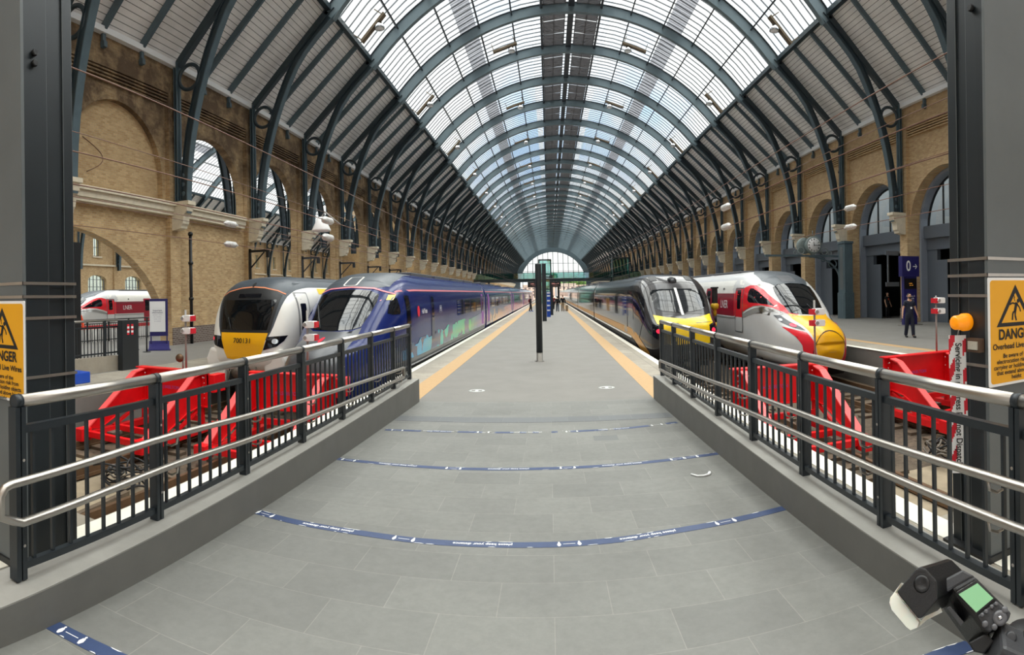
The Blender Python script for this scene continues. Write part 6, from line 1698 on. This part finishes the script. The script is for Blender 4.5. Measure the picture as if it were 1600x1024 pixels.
person('person in a maroon top farther away behind the couple on the platform', (.50, 70.0, 0), 1.68, PI * .9, 'cloth_red', 'cloth_black', 'hair_brown', sleeve='long')
person('person in dark clothes standing near the platform edge by the navy train', (-2.05, 63.0, 0), 1.72, PI / 2, 'cloth_black', 'cloth_black', 'hair_dark', sleeve='long', shoes='sign_blue', bag=('cloth_red', (-.12, .12, .10, .24, 1.0, 1.35)))
person('person in orange working clothes standing under the big brick arch', (-15.7, 14.6, 0), 1.74, math.radians(60), 'cloth_orange', 'cloth_black', 'hair_brown', stride=.03, sleeve='long')
t = thing('suitcase', 'tan suitcase standing beside the couple on the platform', 'suitcase', (1.85, 61.2, 0))
mb = MB(); mb.box(1.70, 2.0, 61.05, 61.35, .05, .68); obj('shell', mb, 'cloth_tan', t, bevel=.04)
mb = MB(); mb.tube([(1.76, 61.3, .68), (1.76, 61.3, .98), (1.94, 61.3, .98), (1.94, 61.3, .68)], .012, 6); obj('handle', mb, 'black', t)
mb = MB()
for x in (1.74, 1.96): mb.lathe((x, 61.2, .035), [(.01, -.015), (.035, -.012), (.035, .012), (.01, .015)], 10, 'x')
obj_each('wheel', mb, 'black', t)

# ============================================================ FLASH GUN ON A CAMERA, right beside the viewer
mat('flash_black', (15, 15, 17), 0.35, bump=.15, vscale=300)
mat('flash_grey', (58, 59, 62), 0.4, bump=.1, vscale=300)
mat('lcd_green', (138, 192, 146), 0.25, emit=.05)
mat('key_grey', (92, 92, 95), 0.3)
m_ = mat('diffuser_white', (236, 234, 222), 0.45); m_.node_tree.nodes['Principled BSDF'].inputs['Subsurface Weight'].default_value = .2
d0 = ray(1500, 945).normalized(); fr = d0.cross(Vector((0, 0, 1))).normalized(); fu = fr.cross(d0).normalized(); fo = CAM + d0 * .85
FM = Matrix(((fr.x, fu.x, -d0.x, fo.x), (fr.y, fu.y, -d0.y, fo.y), (fr.z, fu.z, -d0.z, fo.z), (0, 0, 0, 1)))   # local x right, y up, z towards the viewer
q = lambda px, py, c=0.0: Vector(((px - 1500) / 1203, (945 - py) / 1368, -c))
t = thing('flash_gun', 'black camera flash gun with a green display and a white diffuser, at the bottom right', 'camera flash', fo)
WLOC[t.name] = Vector((0, 0, 0)); t.location = (0, 0, 0)
def fpart(name, mb, m=None, par=None, bevel=.0):
    mb.xform(FM); return obj(name, mb, m, par or t, bevel=bevel)
def slab(mb, front, off, c0, c1):
    """solid between a front outline and the same outline moved by off (pixels) and from depth c0 to c1"""
    A = [q(x, y, c0) for x, y in front]; B = [q(x + off[0], y + off[1], c1) for x, y in front]
    a = [mb.bm.verts.new(v) for v in A]; b = [mb.bm.verts.new(v) for v in B]; n = len(a)
    for f in (a, b[::-1]): mb.bm.faces.new(f).material_index = mb.cur
    for i in range(n): mb.bm.faces.new((a[i], b[i], b[(i + 1) % n], a[(i + 1) % n])).material_index = mb.cur
body = MB(); slab(body, [(1488, 919), (1524, 899), (1581, 961), (1576, 972), (1545, 990), (1536, 986)], (-23, 26), 0, .055); fb = fpart('body', body, 'flash_black', None, .004)
mb = MB(); slab(mb, [(1470, 912), (1477, 903), (1505, 888), (1526, 900), (1489, 920), (1480, 925)], (-14, 16), .006, .05); fpart('neck', mb, 'flash_grey', None, .003)
mb = MB(); slab(mb, [(1494, 926), (1526, 907), (1557, 938), (1525, 962)], (0, 0), -.003, .001); fpart('display_bezel', mb, 'black', fb, .0008)
mb = MB(); slab(mb, [(1498, 929), (1528, 912), (1552, 937), (1525, 958)], (0, 0), -.0042, -.002); fpart('display', mb, 'lcd_green', fb)
mb = MB(); slab(mb, [(1527, 963), (1557, 942), (1578, 960), (1574, 972), (1545, 988), (1538, 984)], (0, 0), -.004, .002); fpart('key_panel', mb, 'flash_grey', fb, .0015)
for px_, py_, r_ in ((1534, 962, .0026), (1540, 957, .0026), (1549, 950, .0026), (1556, 946, .0026), (1538, 976, .0042), (1552, 981, .0040), (1569, 956, .0045)):
    mb = MB(); c = q(px_, py_, -.004); mb.lathe(c, [(.0005, .006), (r_ * .8, .006), (r_, .004), (r_, 0)], 12, 'z'); fpart('key', mb, 'key_grey', fb)
mb = MB(); c = q(1561, 968, -.004); mb.lathe(c, [(.003, .005), (.005, .006), (.0085, .0055), (.0092, .003), (.0092, 0)], 24, 'z'); fpart('dial', mb, 'key_grey', fb)
mb = MB(); mb.lathe(q(1561, 968, -.008), [(.0005, .003), (.0025, .0025), (.003, 0)], 10, 'z'); fpart('dial_button', mb, 'chrome', fb)
mb = MB(); slab(mb, [(1479, 950), (1484, 947), (1506, 973), (1501, 979)], (0, 0), .01, .03); fpart('side_door', mb, 'flash_grey', fb, .001)
me_ = text_mesh('SPEEDLIGHT', .0042, 'CENTER', .0001); a_ = math.atan2((907 - 926) / -1368, (1526 - 1494) / 1203)
mb = MB(); mb.mesh(me_, Matrix.Translation(q(1509, 919.5, -.0012)) @ Matrix.Rotation(a_, 4, 'Z')); fpart('lettering', mb, 'white_paint', fb)
mb = MB(); mb.m('flash_black')
slab(mb, [(1431, 889), (1402, 926), (1407, 934), (1436, 967), (1441, 966), (1465, 937), (1464, 908), (1446, 889), (1438, 886)], (42, -20), -.018, .050)
hd_ = fpart('flash_head', mb, None, None, .004)
mb = MB(); mb.lathe(q(1441, 913, -.0185), [(.0005, .001), (.006, .001), (.008, .002), (.010, .0008), (.011, -.001)], 24, 'z'); fpart('hinge_boss', mb, 'flash_black', hd_)
mb = MB(); slab(mb, [(1408, 911), (1391, 936), (1390, 944), (1394, 955), (1417, 980), (1424, 985), (1434, 981), (1437, 972), (1405, 934), (1399, 927)], (0, 0), -.006, .045); slab(mb, [(1437, 972), (1434, 981), (1446, 970), (1472, 957), (1466, 941)], (0, 0), .02, .048)
fpart('diffuser', mb, 'diffuser_white', hd_, .003)
mb = MB(); slab(mb, [(1512, 1004), (1540, 990), (1552, 1004), (1536, 1022), (1520, 1018)], (0, 0), .01, .05); fpart('foot', mb, 'black', None, .002)
mb = MB(); slab(mb, [(1556, 1004), (1574, 988), (1585, 1004), (1566, 1020)], (0, 0), -.004, .02); mb.lathe(q(1577, 998, -.006), [(.001, .004), (.006, .004), (.008, 0)], 14, 'z'); fpart('lock_lever', mb, 'flash_grey', None, .001)
# the camera below it (mostly under the bottom edge of the picture) on its tripod
cam_c = FM @ q(1608, 1062, .02)
t2 = thing('camera', 'dark camera body under the flash gun, only its top corner in the picture', 'camera', cam_c)
mb = MB(); mb.m('flash_grey'); mb.box(-.062, .062, -.03, .03, -.045, .035); mb.m('flash_black'); mb.prism([(-.03, .03), (.03, .03), (.022, .062), (-.022, .062)], 'y', -.032, .03)
R_ = Matrix.Translation(cam_c) @ Matrix.Rotation(-.72, 4, 'Z') @ Matrix.Rotation(math.radians(28), 4, 'Y')
mb.xform(R_); obj('camera_body', mb, None, t2, bevel=.006)
mb = MB(); mb.lathe((0, 0, -.005), [(.03, .03), (.034, .034), (.034, .075), (.030, .08), (.028, .09), (.001, .088)], 24, 'y'); mb.xform(R_); obj('lens', mb, 'black', t2)
t3 = thing('tripod', 'black tripod carrying the camera just outside the lower right corner', 'tripod', (cam_c.x, cam_c.y, ramp_z(cam_c.y)))
zf = lambda y: ramp_z(y)
mb = MB(); mb.tube([cam_c + Vector((0, 0, -.075)), cam_c + Vector((0, 0, -.50))], .014, 10); mb.box(cam_c.x - .03, cam_c.x + .03, cam_c.y - .03, cam_c.y + .03, cam_c.z - .078, cam_c.z - .058); obj('centre_column', mb, 'flash_black', t3)
for a in (.5, 2.6, 4.7):
    e = cam_c + Vector((math.cos(a) * .34, math.sin(a) * .34, 0)); e.z = zf(e.y) + .01
    mb = MB(); mb.tube([cam_c + Vector((0, 0, -.3)), e], [.016, .010], 8); obj('leg', mb, 'flash_black', t3)
